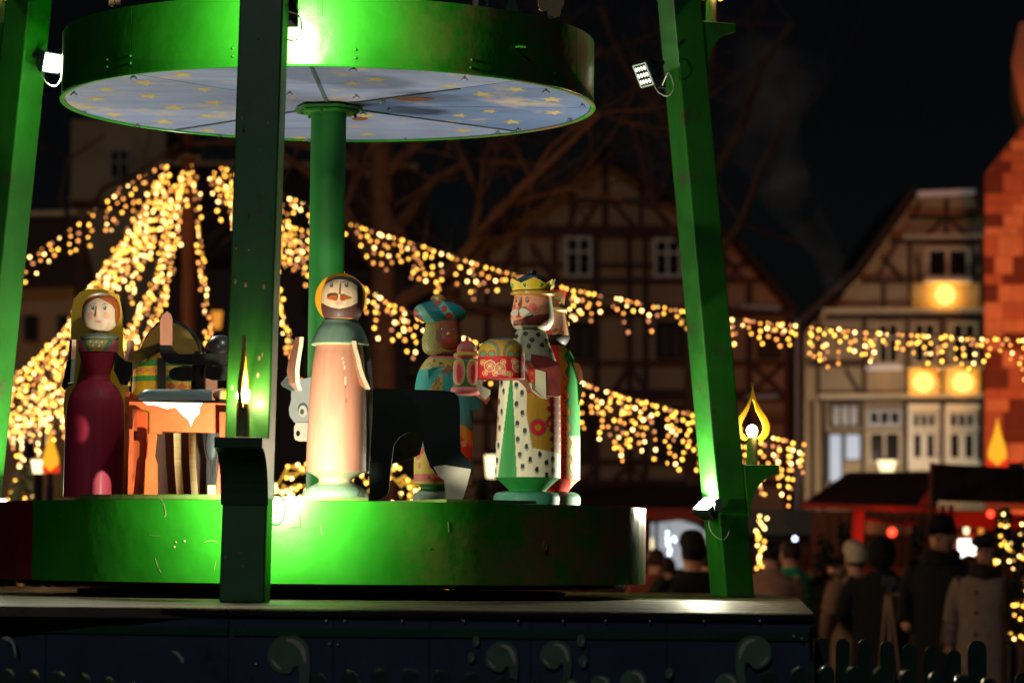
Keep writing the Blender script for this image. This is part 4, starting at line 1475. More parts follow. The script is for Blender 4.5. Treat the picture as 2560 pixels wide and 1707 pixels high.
for i in range(nn + 1):
    g = 2 * math.pi * i / nn + .12
    tp_ = 1 if i % 8 == 0 else abs(((i % 8) - 4) / 4)
    hh = 16 + 14 * tp_
    for (r_, h_) in ((47, 0), (52 + 2 * tp_, hh), (50 + 2 * tp_, hh), (45, 0)):
        b.v.append(cc + Vector((r_ * math.sin(g), -r_ * math.cos(g), h_)) * f.s)
for i in range(nn):
    for k in range(4):
        b.f.append([i * 4 + k, i * 4 + (k + 1) % 4, i * 4 + 4 + (k + 1) % 4, i * 4 + 4 + k]); b.mi.append(0)
b.build('crown', 'goldwood', f.T)
f.ball('crown_cap', 1330, 712, 44, 26, 'darkteal')
f.ball('crown_knob', 1330, 682, 12, 9, 'blackwood')
for a_ in (-70, -20, 28, 66):
    g = rad(a_)
    MB().ell(f.pt(1328 + 50 * math.sin(g), 716, 50 * math.cos(g)), (.0065, .0065, .008), 12, 8).build('crown_jewel', 'green_gem', f.T, smooth=True)
b = MB()
b.add([f.pt(1293, 768, 44), f.pt(1301, 771, 46), f.pt(1294, 768, 60), f.pt(1299, 746, 44), f.pt(1304, 746, 42)], [(0, 2, 3), (2, 1, 4), (2, 4, 3), (0, 1, 2), (0, 3, 4, 1)])
b.build('nose', 'pinkskin', f.T)
for pts in ([(1298, 776), (1303, 770), (1312, 772), (1325, 780), (1331, 786), (1318, 790), (1302, 790)], [(1294, 773), (1285, 774), (1277, 782), (1278, 789), (1288, 790), (1294, 787)]):
    o = plate('moustache', pts, f.Y - 58 * f.s, .014, 'offwhite', 'offwhite', f.T, curve=3)
f.arm('hand', [(1198, 905), (1206, 905), (1206, 965), (1226, 975), (1226, 985), (1213, 1000), (1200, 985), (1190, 965)], 52, 12, ('cream', 'creamedge'))
f.edge_arm('hand', [(1313, 892), (1299, 912), (1314, 950), (1330, 980)], [84, 86, 84, 82], [6, 40, 44, 30], 9, ('brownside', 'pinkskin'), yaw=48)  # pink hand whose shadowed board faces are coloured brown
f.edge_arm('cuff', [(1332, 962), (1333, 976), (1350, 990), (1366, 1000)], [84, 82, 80, 76], [30, 30, 30, 12], 10, ('ermine', 'creamedge'), yaw=48)
f.arm('cuff_board', [(1338, 922), (1364, 930), (1366, 998), (1350, 990), (1338, 975)], 80, 10, ('ermine', 'ermine'))
f.arm('sleeve', [(1328, 885), (1368, 890), (1394, 906), (1402, 930), (1402, 988), (1396, 992), (1366, 990), (1366, 930), (1338, 922), (1326, 905)], 76, 12, ('darkred', 'offwhite'))

# drum box
db = thing('drum_box', 'round red and ochre painted drum box held in front of the crowned king', 'box', P(1253, 948, 11.62))
j = FJ(db, 1253, 948, 11.62)
def dp(X, Y, a, r):
    if Y > 893:
        for cx_ in (1225, 1250, 1295):
            q = dist(X, Y, cx_, 918 + (6 if cx_ == 1250 else 0))
            if q < 5: return col('#e8c4a0')
            if 7 < q < 9 or 12 < q < 15: return col('#f0c060') if q < 10 else col('#f2b8a0')
        for cx_, cy_ in ((1213, 935), (1262, 935), (1258, 908), (1275, 938), (1208, 908), (1285, 905), (1238, 936)):
            q = dist(X, Y, cx_, cy_)
            if q < 4: return col('#e8b848')
            if 5.5 < q < 7.5: return col('#f0b49a')
        return col('#c81f20')
    if Y > 850:
        for cx_ in (1208, 1229, 1278, 1298):
            q = dist(X, Y, cx_, 888)
            if q < 7: return col('#5a9a6a')
            if q < 10: return col('#a0482c')
        q = min(dist(X, Y, 1218, 884), dist(X, Y, 1290, 884))
        if 24 < q < 29: return col('#4a8a6a')
        if 29 < q < 32: return col('#a84a34')
        return col('#b8932e')
    return col('#17606a')
j.lathe('drum', [[(948, 58), (947, 59)], [(947, 59.5), (893, 59.5)], [(892, 58.5), (880, 58), (866, 53), (854, 42), (847, 28), (843, 6)]], dp, n=220, step=1.6)

# ============ second king behind the first
f = Fig('dark_bearded_king_figure', 'dark bearded crowned king in a red and green robe half hidden behind the spotted king', 1374, 1268, 12.35, lean=.004)
def qp(X, Y, a, r):
    if Y > 1228: return col('#5f9a80')
    if Y > 1196: return col('#d8342c') if X < 1425 else col('#e8a890')
    if abs(a) > 120: return GR
    xl = 1399 + (Y - 950) * .04
    if X < xl: return col('#cc1c1c')
    ed = 1419 + 4 * math.sin(Y * .16) + (Y - 960) * .04
    if X < ed:
        q = (Y % 34) - 17
        if 5 < dist(X, q, 1411, 0) < 6.6 and Y > 990: return col('#4a3410')
        if X > ed - 1.6 or abs((Y % 46) - 23 - (X - 1405) * .9) < 1: return col('#4a3410')
        return col('#b48a2e')
    return GR if Y < 1090 else col('#b8ceA0')
f.lathe('robe', [[(1268, 76), (1245, 77), (1236, 72), (1230, 62)], [(1229, 46), (1215, 56), (1200, 72)], [(1198, 75), (1100, 74), (1000, 72), (950, 70), (910, 62), (880, 48), (865, 34)]], qp, n=200)
def qh(X, Y, a, r):
    if a > 66 or a < -80 : return col('#15120f')
    if Y > 838: return col('#15120f') if Y < 864 else col('#c8c0b0')
    if X < 1380 and Y > 828: return col('#d02420')
    return col('#e0a884')
f.lathe('head', [[(868, 20), (862, 34), (845, 44), (825, 42), (800, 37), (780, 33)]], qh, dx=1, n=160, step=1.5)
f.lathe('crown_rim', [[(782, 30), (778, 36), (773, 37), (769, 34)]], lambda X, Y, a, r: col('#cdb878'), dx=1)
f.lathe('crown', [[(769, 28), (740, 32), (726, 34)]], lambda X, Y, a, r: col('#b0281e') if Y < 745 else col('#8a6a3a'), dx=1)
plate('crown_point', [(1382, 738), (1388, 732), (1406, 730), (1408, 742), (1403, 750), (1401, 758), (1396, 748), (1388, 745)], 12.1, .01, 'tanwood', 'tanwood', f.T)
plate('crown_point', [(1372, 706), (1389, 697), (1385, 712), (1378, 719)], 12.1, .01, 'offwhite', 'offwhite', f.T)
for px, py in ((1377, 753), (1398, 755)):
    MB().ell(P(px, py, 12.12), (.0065, .0065, .0065), 12, 8).build('crown_jewel', 'red_gem', f.T, smooth=True)
plate('moustache', [(1378, 826), (1390, 820), (1400, 824), (1396, 830), (1384, 832)], 12.14, .01, 'brownside', 'brownside', f.T)
f.arm('arm', [(1402, 905), (1446, 907), (1444, 951), (1402, 951)], 30, 60, ('ochrepattern', 'ochrepattern'))
f.arm('hand', [(1447, 909), (1456, 928), (1457, 948), (1448, 960), (1443, 954)], 24, 30, ('pinkskin', 'creamedge'))
f.arm('sleeve', [(1402, 952), (1440, 952), (1440, 962), (1456, 958), (1456, 976), (1448, 1012), (1440, 1014), (1420, 990)], 22, 30, ('green', 'creamedge'))

# ============ carved pieces at the very top, on the upper disc
cf = thing('carved_cloud_figure', 'pale carved wooden scalloped piece on a small stand on top of the upper rim', 'carving', P(1380, 60, 12.2))
plate('carving', [(1345, -50), (1345, 12), (1356, 28), (1370, 26), (1378, 40), (1390, 45), (1401, 38), (1402, 24), (1410, 10), (1412, -50)], 12.1, .03, 'tanwood', 'tanwood', cf, curve=5)
MB().bar(P(1376, 56, 12.12), P(1374, 10, 12.12), .02, .02).build('stand', 'greydark', cf)
cf = thing('carved_dark_figure', 'dark green carved legs standing on the upper rim, cut off by the top edge', 'carving', P(1255, 36, 12.1))
plate('leg', [(1185, -40), (1182, 10), (1195, 18), (1200, -40)], 12.0, .02, 'offwhite', 'greydark', cf)
plate('leg', [(1218, -40), (1212, 0), (1220, 24), (1226, -40)], 12.0, .02, 'greydark', 'greydark', cf)
plate('leg', [(1262, 30), (1280, -20), (1300, 36)], 12.05, .02, 'green_dark', 'green_dark', cf)
cf = thing('carved_pale_feet', 'pale carved feet of a figure above the left end of the upper rim', 'carving', P(287, 10, 11.4))
plate('foot', [(272, -40), (272, 14), (284, 15), (286, -40)], 11.35, .02, 'tanwood', 'tanwood', cf)
plate('foot', [(288, -40), (288, 10), (301, 10), (302, -40)], 11.35, .02, 'pinkskin', 'pinkskin', cf)
cf = thing('carved_dark_board', 'dark board end on the upper rim behind the nearest post', 'carving', P(720, -5, 11.1))
plate('board', [(560, -30), (735, -30), (735, 2), (715, 8), (560, 2)], 11.1, .02, 'blackwood', 'blackwood', cf)
# ------------------------------------------------------------------ far things
M['timber'] = mat('dark_red_brown_timber', '#46201a', .7, .35, 3, .3)
M['timber2'] = mat('dark_grey_brown_timber', '#1e1613', .7, .35, 3, .3)
M['render'] = mat('beige_lime_render', '#a08263', .85, .18, .8, .3)
M['render2'] = mat('pale_grey_lime_render', '#93866e', .85, .18, .8, .3)
M['stone'] = mat('ochre_church_stone', '#c0a074', .85, .3, .8, .3)
M['palestone'] = mat('pale_moulded_cornice', '#b4ab94', .7, .15, 2, .2)
M['whiteframe'] = mat('white_window_frame', '#d8d4c4', .5, .1, 4, .1)
M['rooftile'] = mat('dark_roof_tile', '#2a1a16', .8, .4, 3, .5)
M['zinc'] = mat('grey_zinc_sheet', '#9aa4ae', .45, .2, 3, .1)
M['darkhouse'] = mat('dark_plaster', '#4a3a32', .85, .25, .6, .2)
M['bark'] = mat('dark_bare_bark', '#6a4a38', .9, .4, 6, .6, bdist=.03)
M['redpole'] = mat('red_brown_mast', '#4e2012', .7, .3, 3, .3)
M['wire'] = mat('dark_light_cable', '#241a12', .6, .2, 3, 0)

def rect(x0, y0, x1, y1): return [(x0, y0), (x1, y0), (x1, y1), (x0, y1)]

def tbar(T, a, b, wpx, Y, m, name='timber_beam', proud=.06):
    s = Y / F
    a = (a[0] + random.gauss(0, 1.1), a[1] + random.gauss(0, .9)); b = (b[0] + random.gauss(0, 1.1), b[1] + random.gauss(0, .9)); wpx *= random.uniform(.85, 1.15)
    return MB().bar(P(a[0], a[1], Y - proud / 2 + random.uniform(0, .012)), P(b[0], b[1], Y - proud / 2 + random.uniform(0, .012)), wpx * s, proud + .10).build(name, m, T)

def win(T, x0, y0, x1, y1, Y, nx=2, ny=2, m='whiteframe', fr=5, pane='blackglass', split=.36, mm=None):
    """window part with frame, mullions and panes"""
    s = Y / F
    fm = MB()
    c = lambda x, y, d=0: P(x, y, Y - d)
    for a, b in (((x0, y0), (x1, y0)), ((x0, y1), (x1, y1))):
        fm.bar(c(a[0] - fr / 2, a[1], .08), c(b[0] + fr / 2, b[1], .08), fr * s, .14)
    for a, b in (((x0, y0 + fr / 2), (x0, y1 - fr / 2)), ((x1, y0 + fr / 2), (x1, y1 - fr / 2))):
        fm.bar(c(a[0], a[1], .08), c(b[0], b[1], .08), fr * s, .13)
    o = fm.build('window', m, T)
    xs = [x0 + (x1 - x0) * i / nx for i in range(nx + 1)]
    yy = [y0, y1] if ny == 1 else [y0, y0 + (y1 - y0) * split, y1]
    mul = MB()
    for x in xs[1:-1]:
        MB().bar(c(x, y0 + fr / 2, .07), c(x, y1 - fr / 2, .07), fr * (mm or .9) * s, .10).build('glazing_bar', m, o)
    for y in yy[1:-1]:
        MB().bar(c(x0 + fr / 2, y, .065), c(x1 - fr / 2, y, .065), fr * .8 * s, .09).build('glazing_bar', m, o)
    if nx > 1 or ny > 1:
        pass
    for i in range(nx):
        for j in range(len(yy) - 1):
            MB().add([c(xs[i], yy[j + 1], .035), c(xs[i + 1], yy[j + 1], .035), c(xs[i + 1], yy[j], .035), c(xs[i], yy[j], .035)], [(0, 1, 2, 3)]).build('pane', pane, o)
    return o

# ---- half timbered house in the middle
YB = 62
h2 = thing('timbered_house', 'broad half timbered house with steep gable standing in the dark behind the light curtains', 'house', P(1560, 1393, YB))
wallp = [(1510, 400), (1825, 607), (1975, 785), (1975, 1300), (1110, 1300), (1110, 740), (1205, 610)]
plate('wall', wallp, YB, 6, 'render', 'render', h2, along=(1975, 900))
for a, b in (((1500, 385), (1835, 605)), ((1835, 605), (1992, 790)), ((1520, 385), (1190, 612)), ((1190, 612), (1085, 745))):
    pa, pb = P(a[0], a[1], YB - .5), P(b[0], b[1], YB - .5)
    MB().prism([pa, pb, pb + Vector((0, 7, 0)), pa + Vector((0, 7, 0))], Vector((0, 0, .18))).build('roof', 'rooftile', h2)
B2 = [((1232, 578), (1795, 578), 24), ((1190, 660), (1880, 662), 7), ((1140, 700), (1905, 703), 12), ((1100, 772), (1975, 780), 26), ((1440, 500), (1665, 502), 8),
      ((1110, 906), (1975, 908), 12), ((1110, 985), (1975, 988), 24), ((1110, 1152), (1975, 1154), 12), ((1110, 1205), (1975, 1206), 20), ((1110, 1050), (1975, 1050), 7)]
for a, b, w_ in B2: tbar(h2, a, b, w_, YB, 'timber')
for x, y0, y1, w_ in ((1385, 590, 1200, 15), (1490, 590, 1200, 17), (1572, 590, 1200, 13), (1612, 590, 1200, 12), (1718, 590, 1200, 14), (1808, 620, 1200, 14), (1872, 712, 1200, 14), (1968, 790, 1290, 14), (1290, 590, 1200, 13), (1215, 620, 1200, 13), (1140, 712, 1200, 13), (1512, 405, 575, 14), (1428, 470, 575, 10), (1600, 470, 575, 10)):
    tbar(h2, (x, y0), (x, y1), w_, YB + .02, 'timber')
for a, b, w_ in (((1326, 610), (1380, 700), 12), ((1250, 700), (1290, 610), 12), ((1440, 500), (1420, 570), 10), ((1530, 505), (1590, 570), 10), ((1495, 505), (1450, 570), 10), ((1735, 610), (1720, 690), 9),
                 ((1815, 700), (1870, 640), 10), ((1810, 640), (1860, 700), 10), ((1880, 775), (1960, 790), 9), ((1572, 912), (1533, 975), 11), ((1572, 912), (1612, 975), 11), ((1880, 912), (1950, 975), 11), ((1572, 1158), (1533, 1200), 10), ((1572, 1158), (1612, 1200), 10),
                 ((1490, 1158), (1455, 1200), 9), ((1385, 1158), (1350, 1200), 9), ((1885, 975), (1955, 912), 10), ((1225, 912), (1285, 975), 10), ((1225, 1200), (1285, 1158), 10), ((1220, 1000), (1285, 1145), 11)):
    tbar(h2, a, b, w_, YB + .04, 'timber')
for x0, y0, x1, y1 in ((1416, 596, 1476, 690), (1638, 600, 1700, 690), ):
    win(h2, x0, y0, x1, y1, YB, 2, 2, 'whiteframe', 7)
for x0, y0, x1, y1 in ((1412, 806, 1474, 892), (1642, 806, 1704, 892), (1738, 806, 1796, 892), (1300, 806, 1362, 892), (1412, 1016, 1474, 1140), (1640, 1016, 1704, 1140), (1740, 1016, 1796, 1140), (1300, 1016, 1362, 1140), (1896, 806, 1950, 892)):
    win(h2, x0, y0, x1, y1, YB, 2, 1, 'timber2', 6, 'darkhouse')
MB().bar(P(1850, 765, YB - .7), P(1950, 770, YB - .7), .07, .1).build('gutter', 'zinc', h2)
MB().bar(P(1865, 992, YB - .6), P(1945, 990, YB - .6), .08, .1).build('gutter', 'zinc', h2)

# ---- half timbered house on the right
YC_ = 66
h3 = thing('timbered_house', 'narrow half timbered gabled house with glowing star lamps beside the red stone tower', 'house', P(2250, 1393, YC_))
plate('wall', [(2290, 492), (2432, 492), (2462, 560), (2462, 1300), (2012, 1300), (2012, 830), (2060, 778), (2150, 690), (2230, 575)], YC_, 6, 'render2', 'render2', h3)
for a, b in (((2285, 484), (2225, 572)), ((2225, 572), (2140, 690)), ((2140, 690), (2000, 815)), ((2440, 482), (2475, 565))):
    pa, pb = P(a[0], a[1], YC_ - .6), P(b[0], b[1], YC_ - .6)
    MB().prism([pa, pb, pb + Vector((0, 7, 0)), pa + Vector((0, 7, 0))], Vector((0, 0, .2))).build('roof', 'rooftile', h3)
MB().bar(P(2293, 486, YC_ - .7), P(2436, 480, YC_ - .7), .10, .25).build('ridge_sheet', 'ridgewhite', h3)
for a, b, w_, m in (((2255, 593), (2458, 592), 10, 'palestone'), ((2225, 604), (2458, 603), 11, 'timber2'), ((2150, 704), (2458, 702), 9, 'timber2'), ((2055, 778), (2458, 774), 12, 'palestone'), ((2065, 792), (2458, 788), 14, 'timber2'),
                    ((2270, 545), (2448, 544), 8, 'timber2'), ((2165, 919), (2256, 918), 10, 'ridgewhite'), ((2270, 918), (2456, 917), 9, 'palestone'), ((2045, 990), (2458, 988), 10, 'palestone'), ((2045, 1002), (2458, 1000), 8, 'timber2'),
                    ((2020, 910), (2160, 912), 9, 'timber2')):
    tbar(h3, a, b, w_, YC_, m, 'timber_beam' if m == 'timber2' else 'cornice', .10 if m != 'timber2' else .06)
for x, y0, y1, w_ in ((2363, 500, 590, 10), (2274, 610, 770, 11), (2208, 708, 770, 10), (2452, 610, 1190, 9), (2160, 795, 985, 10), (2266, 795, 985, 8), (2355, 795, 985, 8), (2262, 1005, 1190, 10), (2356, 1005, 1190, 8), (2155, 1005, 1190, 8), (2060, 1005, 1300, 9), (2033, 1005, 1300, 7), (2045, 800, 985, 9)):
    tbar(h3, (x, y0), (x, y1), w_, YC_ + .02, 'timber2')
for a, b, w_ in (((2205, 645), (2255, 702), 9), ((2363, 540), (2312, 590), 9), ((2363, 540), (2416, 590), 9), ((2110, 730), (2080, 770), 8), ((2300, 505), (2285, 540), 7), ((2290, 640), (2300, 700), 8), ((2440, 640), (2430, 700), 8), ((2115, 925), (2150, 985), 9), ((2240, 612), (2190, 700), 8)):
    tbar(h3, a, b, w_, YC_ + .04, 'timber2')
win(h3, 2318, 622, 2420, 694, YC_, 2, 1, 'palestone', 10, mm=1.0)
MB().bar(P(2310, 702, YC_ - .2), P(2426, 702, YC_ - .2), .09, .3).build('window_sill', 'whiteframe', h3)
for x0, x1 in ((2195, 2245), (2285, 2338), (2380, 2440)):
    win(h3, x0, 808, x1, 908, YC_, 2, 2, 'palestone', 6)
# lit ground floor: white joinery
for x0, x1 in ((2270, 2350), (2362, 2448)):
    MB().prism([P(x0, 1010, YC_ - .03), P(x1, 1010, YC_ - .03), P(x1, 1175, YC_ - .03), P(x0, 1175, YC_ - .03)][::-1], Vector((0, -.06, 0))).build('joinery_panel', 'whiteframe', h3)
    win(h3, x0 + 11, 1032, x1 - 12, 1068, YC_ - .08, 3, 1, 'whiteframe', 5)
    win(h3, x0 + 11, 1082, x1 - 12, 1147, YC_ - .08, 2, 1, 'whiteframe', 6, mm=2.4)
win(h3, 2172, 1026, 2250, 1062, YC_, 3, 1, 'zinc', 7)
win(h3, 2172, 1080, 2250, 1155, YC_, 2, 1, 'palestone', 6)
M['shopglass'] = glow('cold_lit_shop_glass', (.75, .85, 1.0), .55)
win(h3, 2072, 1084, 2106, 1205, YC_, 1, 1, 'timber2', 4, 'shopglass')
win(h3, 2112, 1084, 2152, 1150, YC_, 1, 1, 'timber2', 4, 'shopglass')
win(h3, 2080, 1012, 2146, 1068, YC_, 3, 1, 'timber2', 4, 'zinc')
MB().tube([P(1993, 800, 61), P(1992, 1300, 61)], .05, 8).build('downpipe', 'zinc', h2, smooth=True)
# star lamps under the windows
M['starglow'] = glow('star_lamp_shade', (1, .38, .02), .85, True)
M['starcore'] = glow('star_lamp_bulbs', (1, .66, .16), 2.4)
for px, py, lab in ((2363, 737, 'glowing yellow star lamp hanging under the gable window'), (2309, 955, 'glowing yellow star lamp on the left of the pair on the first floor'), (2408, 955, 'glowing yellow star lamp next to the red tower on the first floor')):
    T = thing('star_lamp', lab, 'star lamp', P(px, py, YC_ - .4), 'round star lamps on the timbered house')
    n = 12
    pts = [(px + (31 if k % 2 else 25) * math.sin(k * math.pi / n), py + (31 if k % 2 else 25) * math.cos(k * math.pi / n)) for k in range(2 * n)]
    plate('shade', pts, YC_ - .32, .05, 'starglow', 'starglow', T)
    cb = MB()
    for k in range(10):
        cb.ell(P(px + 20 * math.cos(k * .628), py + 20 * math.sin(k * .628), YC_ - .36), (.05, .03, .05), 8, 5)
    for k in range(5):
        cb.ell(P(px + 9 * math.cos(k * 1.256), py + 9 * math.sin(k * 1.256), YC_ - .36), (.04, .03, .04), 8, 5)
    cb.build('bulb_ring', 'starcore', T)
    MB().tube([P(px, py - 30, YC_ - .33), P(px, py - 40, YC_ - .05)], .015, 6).build('hanger', 'wire', T)
    lamp('star_light', 'POINT', T, P(px, py, YC_ - .17), 30, (1, .45, .06), .02)

# ---- red lit stone tower at the right edge
YT = 48
tw = thing('stone_tower', 'tall stone tower of large blocks lit red at the right picture edge', 'tower', P(2560, 1393, YT))
plate('wall', [(2464, 432), (2570, 300), (2800, 300), (2800, 1300), (2464, 1300)], YT, 6, 'stonejoint', 'stonejoint', tw, along=(2464, 1000))
tones = ['redstone', 'redstone2', 'redstone3']
yrow = 432
rr = random.Random(5)
while yrow < 1200:
    hh = rr.choice((22, 26, 32, 44, 52))
    x = 2463 - rr.uniform(0, 2)
    while x < 2640:
        ww = rr.choice((26, 34, 46, 60))
        top = 432 - (x - 2464) * 1.25
        b = MB()
        x1 = x + ww - 1.6
        pr = .02 + rr.uniform(0, .025)
        b.prism([P(x, yrow, YT - pr), P(x, yrow + hh - 1.6, YT - pr), P(x1, yrow + hh - 1.6, YT - pr), P(x1, yrow, YT - pr)], Vector((0, .12, 0)))
        b.build('stone_block', tones[rr.choice((0, 0, 1, 1, 2))], tw)
        x += ww
    yrow += hh
yrow = 432
while yrow > 300:
    hh = 27
    x = 2464 + (432 - yrow + hh) / 1.25
    while x < 2640:
        ww = rr.choice((30, 44, 56))
        pr = .02 + rr.uniform(0, .025)
        MB().prism([P(x, yrow - hh, YT - pr), P(x, yrow - 1.6, YT - pr), P(x + ww - 1.6, yrow - 1.6, YT - pr), P(x + ww - 1.6, yrow - hh, YT - pr)], Vector((0, .12, 0))).build('stone_block', tones[rr.choice((0, 1, 2))], tw)
        x += ww
    yrow -= hh
plate('upper_turret', [(2530, 150), (2548, 60), (2700, 0), (2700, 300), (2560, 300), (2530, 170)], YT + .5, 4, 'redstone2', 'redstone2', tw, along=(2530, 200))

# ---- dark buildings at the left
YL = 80
ct = thing('church_tower', 'dim pale stone tower with a tall window under the left end of the upper disc', 'tower', P(295, 1393, YL))
plate('wall', [(178, 300), (415, 300), (415, 520), (400, 900), (195, 900), (178, 520)], YL, 6, 'stone', 'stone', ct)
win(ct, 276, 375, 322, 448, YL, 2, 2, 'palestone', 6, split=.42)
MB().bar(P(174, 498, YL - .2), P(420, 498, YL - .2), .1, .3).build('cornice', 'stone', ct)
lh = thing('dark_house', 'dark brown house front behind the left light curtain', 'house', P(120, 1393, 58))
plate('wall', [(-60, 720), (230, 710), (230, 1300), (-60, 1300)], 58, 5, 'render', 'render', lh)
plate('roof', [(-60, 545), (190, 535), (240, 712), (-60, 722)], 57.6, .3, 'rooftile', 'rooftile', lh)
MB().bar(P(-60, 537, 57.5), P(192, 533, 57.5), .08, .2).build('ridge', 'palestone', lh)
for x0, y0 in ((66, 790), (150, 790), (66, 930), (150, 930), (66, 1080)):
    win(lh, x0, y0, x0 + 26, y0 + 60, 58, 2, 2, 'timber2', 4)
lh = thing('dark_house', 'wide dark house front behind the red mast and the figures', 'house', P(700, 1393, 70))
plate('wall', [(400, 640), (1110, 650), (1110, 1300), (400, 1300)], 70, 5, 'darkhouse', 'darkhouse', lh)
plate('roof', [(390, 410), (1040, 420), (1120, 652), (380, 642)], 69.6, .3, 'rooftile', 'rooftile', lh)
MB().bar(P(388, 408, 69.5), P(1045, 418, 69.5), .10, .3).build('ridge', 'stone', lh)
for x0 in (640, 760, 900, 1020):
    for y0 in (700, 860, 1020):
        win(lh, x0, y0, x0 + 45, y0 + 80, 70, 2, 2, 'timber2', 5)

# ---- trees without leaves
def bare_tree(label, base, H, seed, limbs, r0=.2, twigs=4, spread=1.0, group=None):
    rn = random.Random(seed)
    T = thing('bare_tree', label, 'tree', base, group)
    tr = MB(); br = MB()
    def grow(mb, p, d, L, r, lv):
        n = 5
        path = [p]; rs = [r]
        for i in range(n):
            d = (d + Vector((rn.gauss(0, .12), rn.gauss(0, .12), rn.gauss(.03, .10)))).normalized()
            p = p + d * (L / n)
            path.append(p); rs.append(r * (1 - .5 * (i + 1) / n))
            if lv > 0 and i > 0:
                for _ in range(1 if rn.random() < .75 else 2):
                    a = Vector((rn.gauss(0, 1), rn.gauss(0, .8), rn.gauss(.15, .7))).normalized()
                    nd = (d * .7 + a * .8).normalized()
                    grow(mb, p, nd, L * rn.uniform(.5, .75), rs[-1] * .55, lv - 1)
        mb.tube(path, rs, 5 if r > .03 else 3, caps=False)
    tp, tr_ = limbs[0]
    tr.tube(cat_rom(tp, .5), [r0 * (1.0 - .35 * i / max(1, len(cat_rom(tp, .5)) - 1)) for i in range(len(cat_rom(tp, .5)))], 12)
    for path, rr_ in limbs[1:]:
        q = cat_rom(path, .4)
        m = len(q)
        br.tube(q, [rr_ * (1 - .65 * i / (m - 1)) for i in range(m)], 8, caps=False)
        for i in range(2, m, 2):
            r = rr_ * (1 - .65 * i / (m - 1))
            d = (q[i] - q[i - 1]).normalized()
            for _ in range(twigs // 2 + 1):
                a = Vector((rn.gauss(0, 1), rn.gauss(0, .8), rn.gauss(.2, .8))).normalized()
                grow(br, q[i], (d * .5 + a).normalized(), rn.uniform(.8, 1.7) * spread, max(.012, r * .4), 2)
    tr.build('trunk', 'bark', T, smooth=True)
    br.build('crown', 'bark', T)
    return T
Y1 = 38
bare_tree('big bare tree with a dark trunk and forking limbs behind the centre pole', P(955, 1393, Y1) * Vector((1, 1, 0)) if False else Vector((P(955, 1393, Y1).x, Y1, 0)), 9, 3,
          [([Vector((P(955, 1393, Y1).x, Y1, 0)), P(958, 1000, Y1), P(955, 800, Y1), P(958, 600, Y1), P(950, 420, Y1), P(945, 200, Y1)], .2),
           ([P(962, 800, Y1), P(1010, 745, Y1), P(1130, 670, Y1 - .5), P(1250, 520, Y1 - 1), P(1400, 380, Y1 - 1.5), P(1500, 280, Y1 - 2)], .11),
           ([P(950, 650, Y1), P(1000, 560, Y1), P(1080, 450, Y1 + .4), P(1180, 400, Y1 + .8), P(1330, 410, Y1 + 1)], .10),
           ([P(945, 660, Y1), P(900, 600, Y1), P(860, 520, Y1), P(780, 440, Y1), P(700, 380, Y1)], .10),
           ([P(1180, 600, Y1), P(1200, 500, Y1), P(1160, 400, Y1), P(1130, 330, Y1)], .06),
           ([P(950, 450, Y1), P(1080, 330, Y1), P(1300, 250, Y1 + .6), P(1500, 130, Y1 + 1)], .08),
           ([P(945, 450, Y1), P(850, 380, Y1), P(640, 350, Y1), P(480, 360, Y1)], .07),
           ([P(1250, 520, Y1 - 1), P(1420, 470, Y1 - 1), P(1560, 500, Y1 - 1)], .05)], r0=.2, twigs=4)
Y2 = 44
bare_tree('bare tree crown with fine twigs spreading behind the right post into the night sky', Vector((P(1740, 1393, Y2).x, Y2, 0)), 9, 11,
          [([Vector((P(1740, 1393, Y2).x, Y2, 0)), P(1745, 1100, Y2), P(1740, 800, Y2), P(1750, 500, Y2), P(1760, 250, Y2)], .17),
           ([P(1745, 700, Y2), P(1850, 560, Y2), P(1900, 420, Y2), P(1960, 300, Y2)], .07),
           ([P(1745, 650, Y2), P(1640, 520, Y2), P(1600, 380, Y2), P(1560, 250, Y2)], .07),
           ([P(1750, 480, Y2), P(1850, 330, Y2), P(1900, 180, Y2), P(1980, 60, Y2)], .07),
           ([P(1750, 430, Y2), P(1660, 300, Y2), P(1560, 160, Y2), P(1500, 20, Y2)], .07),
           ([P(1640, 520, Y2), P(1560, 500, Y2), P(1450, 520, Y2)], .05),
           ([P(1755, 300, Y2), P(1780, 160, Y2), P(1790, 20, Y2)], .07)], r0=.17, twigs=3)
Y3 = 46
bare_tree('bare tree behind the church tower window at upper left', Vector((P(210, 1393, Y3).x, Y3, 0)), 9, 21,
          [([Vector((P(210, 1393, Y3).x, Y3, 0)), P(205, 1000, Y3), P(200, 700, Y3), P(205, 560, Y3)], .14),
           ([P(205, 560, Y3), P(260, 470, Y3), P(350, 430, Y3), P(460, 350, Y3)], .05),
           ([P(205, 600, Y3), P(150, 500, Y3), P(170, 400, Y3), P(260, 340, Y3)], .05)], r0=.12, twigs=3)

# ---- mast with radiating light curtains
YM = 28
mast = thing('light_mast', 'tall red brown mast from which the curtains of warm lights radiate', 'mast', Vector((P(470, 1393, YM).x, YM, 0)))
MB().tube([Vector((P(470, 1393, YM).x, YM, 0)), P(470, 900, YM), P(470, 380, YM), P(470, 335, YM)], [.09, .075, .055, .05], 14).build('pole', 'redpole', mast, smooth=True)
MB().lathe(P(470, 398, YM), [(0, .10), (.02, .12), (.05, .12), (.06, .08)], 16).build('top_ring', 'wire', mast, smooth=True)

BT = []
for nm, c, e in (('bulb_white', (1, .60, .20), 9.5), ('bulb_gold', (1, .46, .06), 7), ('bulb_amber', (1, .36, .07), 4.2), ('bulb_dim', (1, .36, .14), 2.0)):
    M[nm] = glow(nm + '_glass', c, e)
    b = MB().ell((0, 0, 0), (.0105, .0105, .0115), 8, 5)
    BT.append(b.mesh('bulb', [nm], smooth=True))

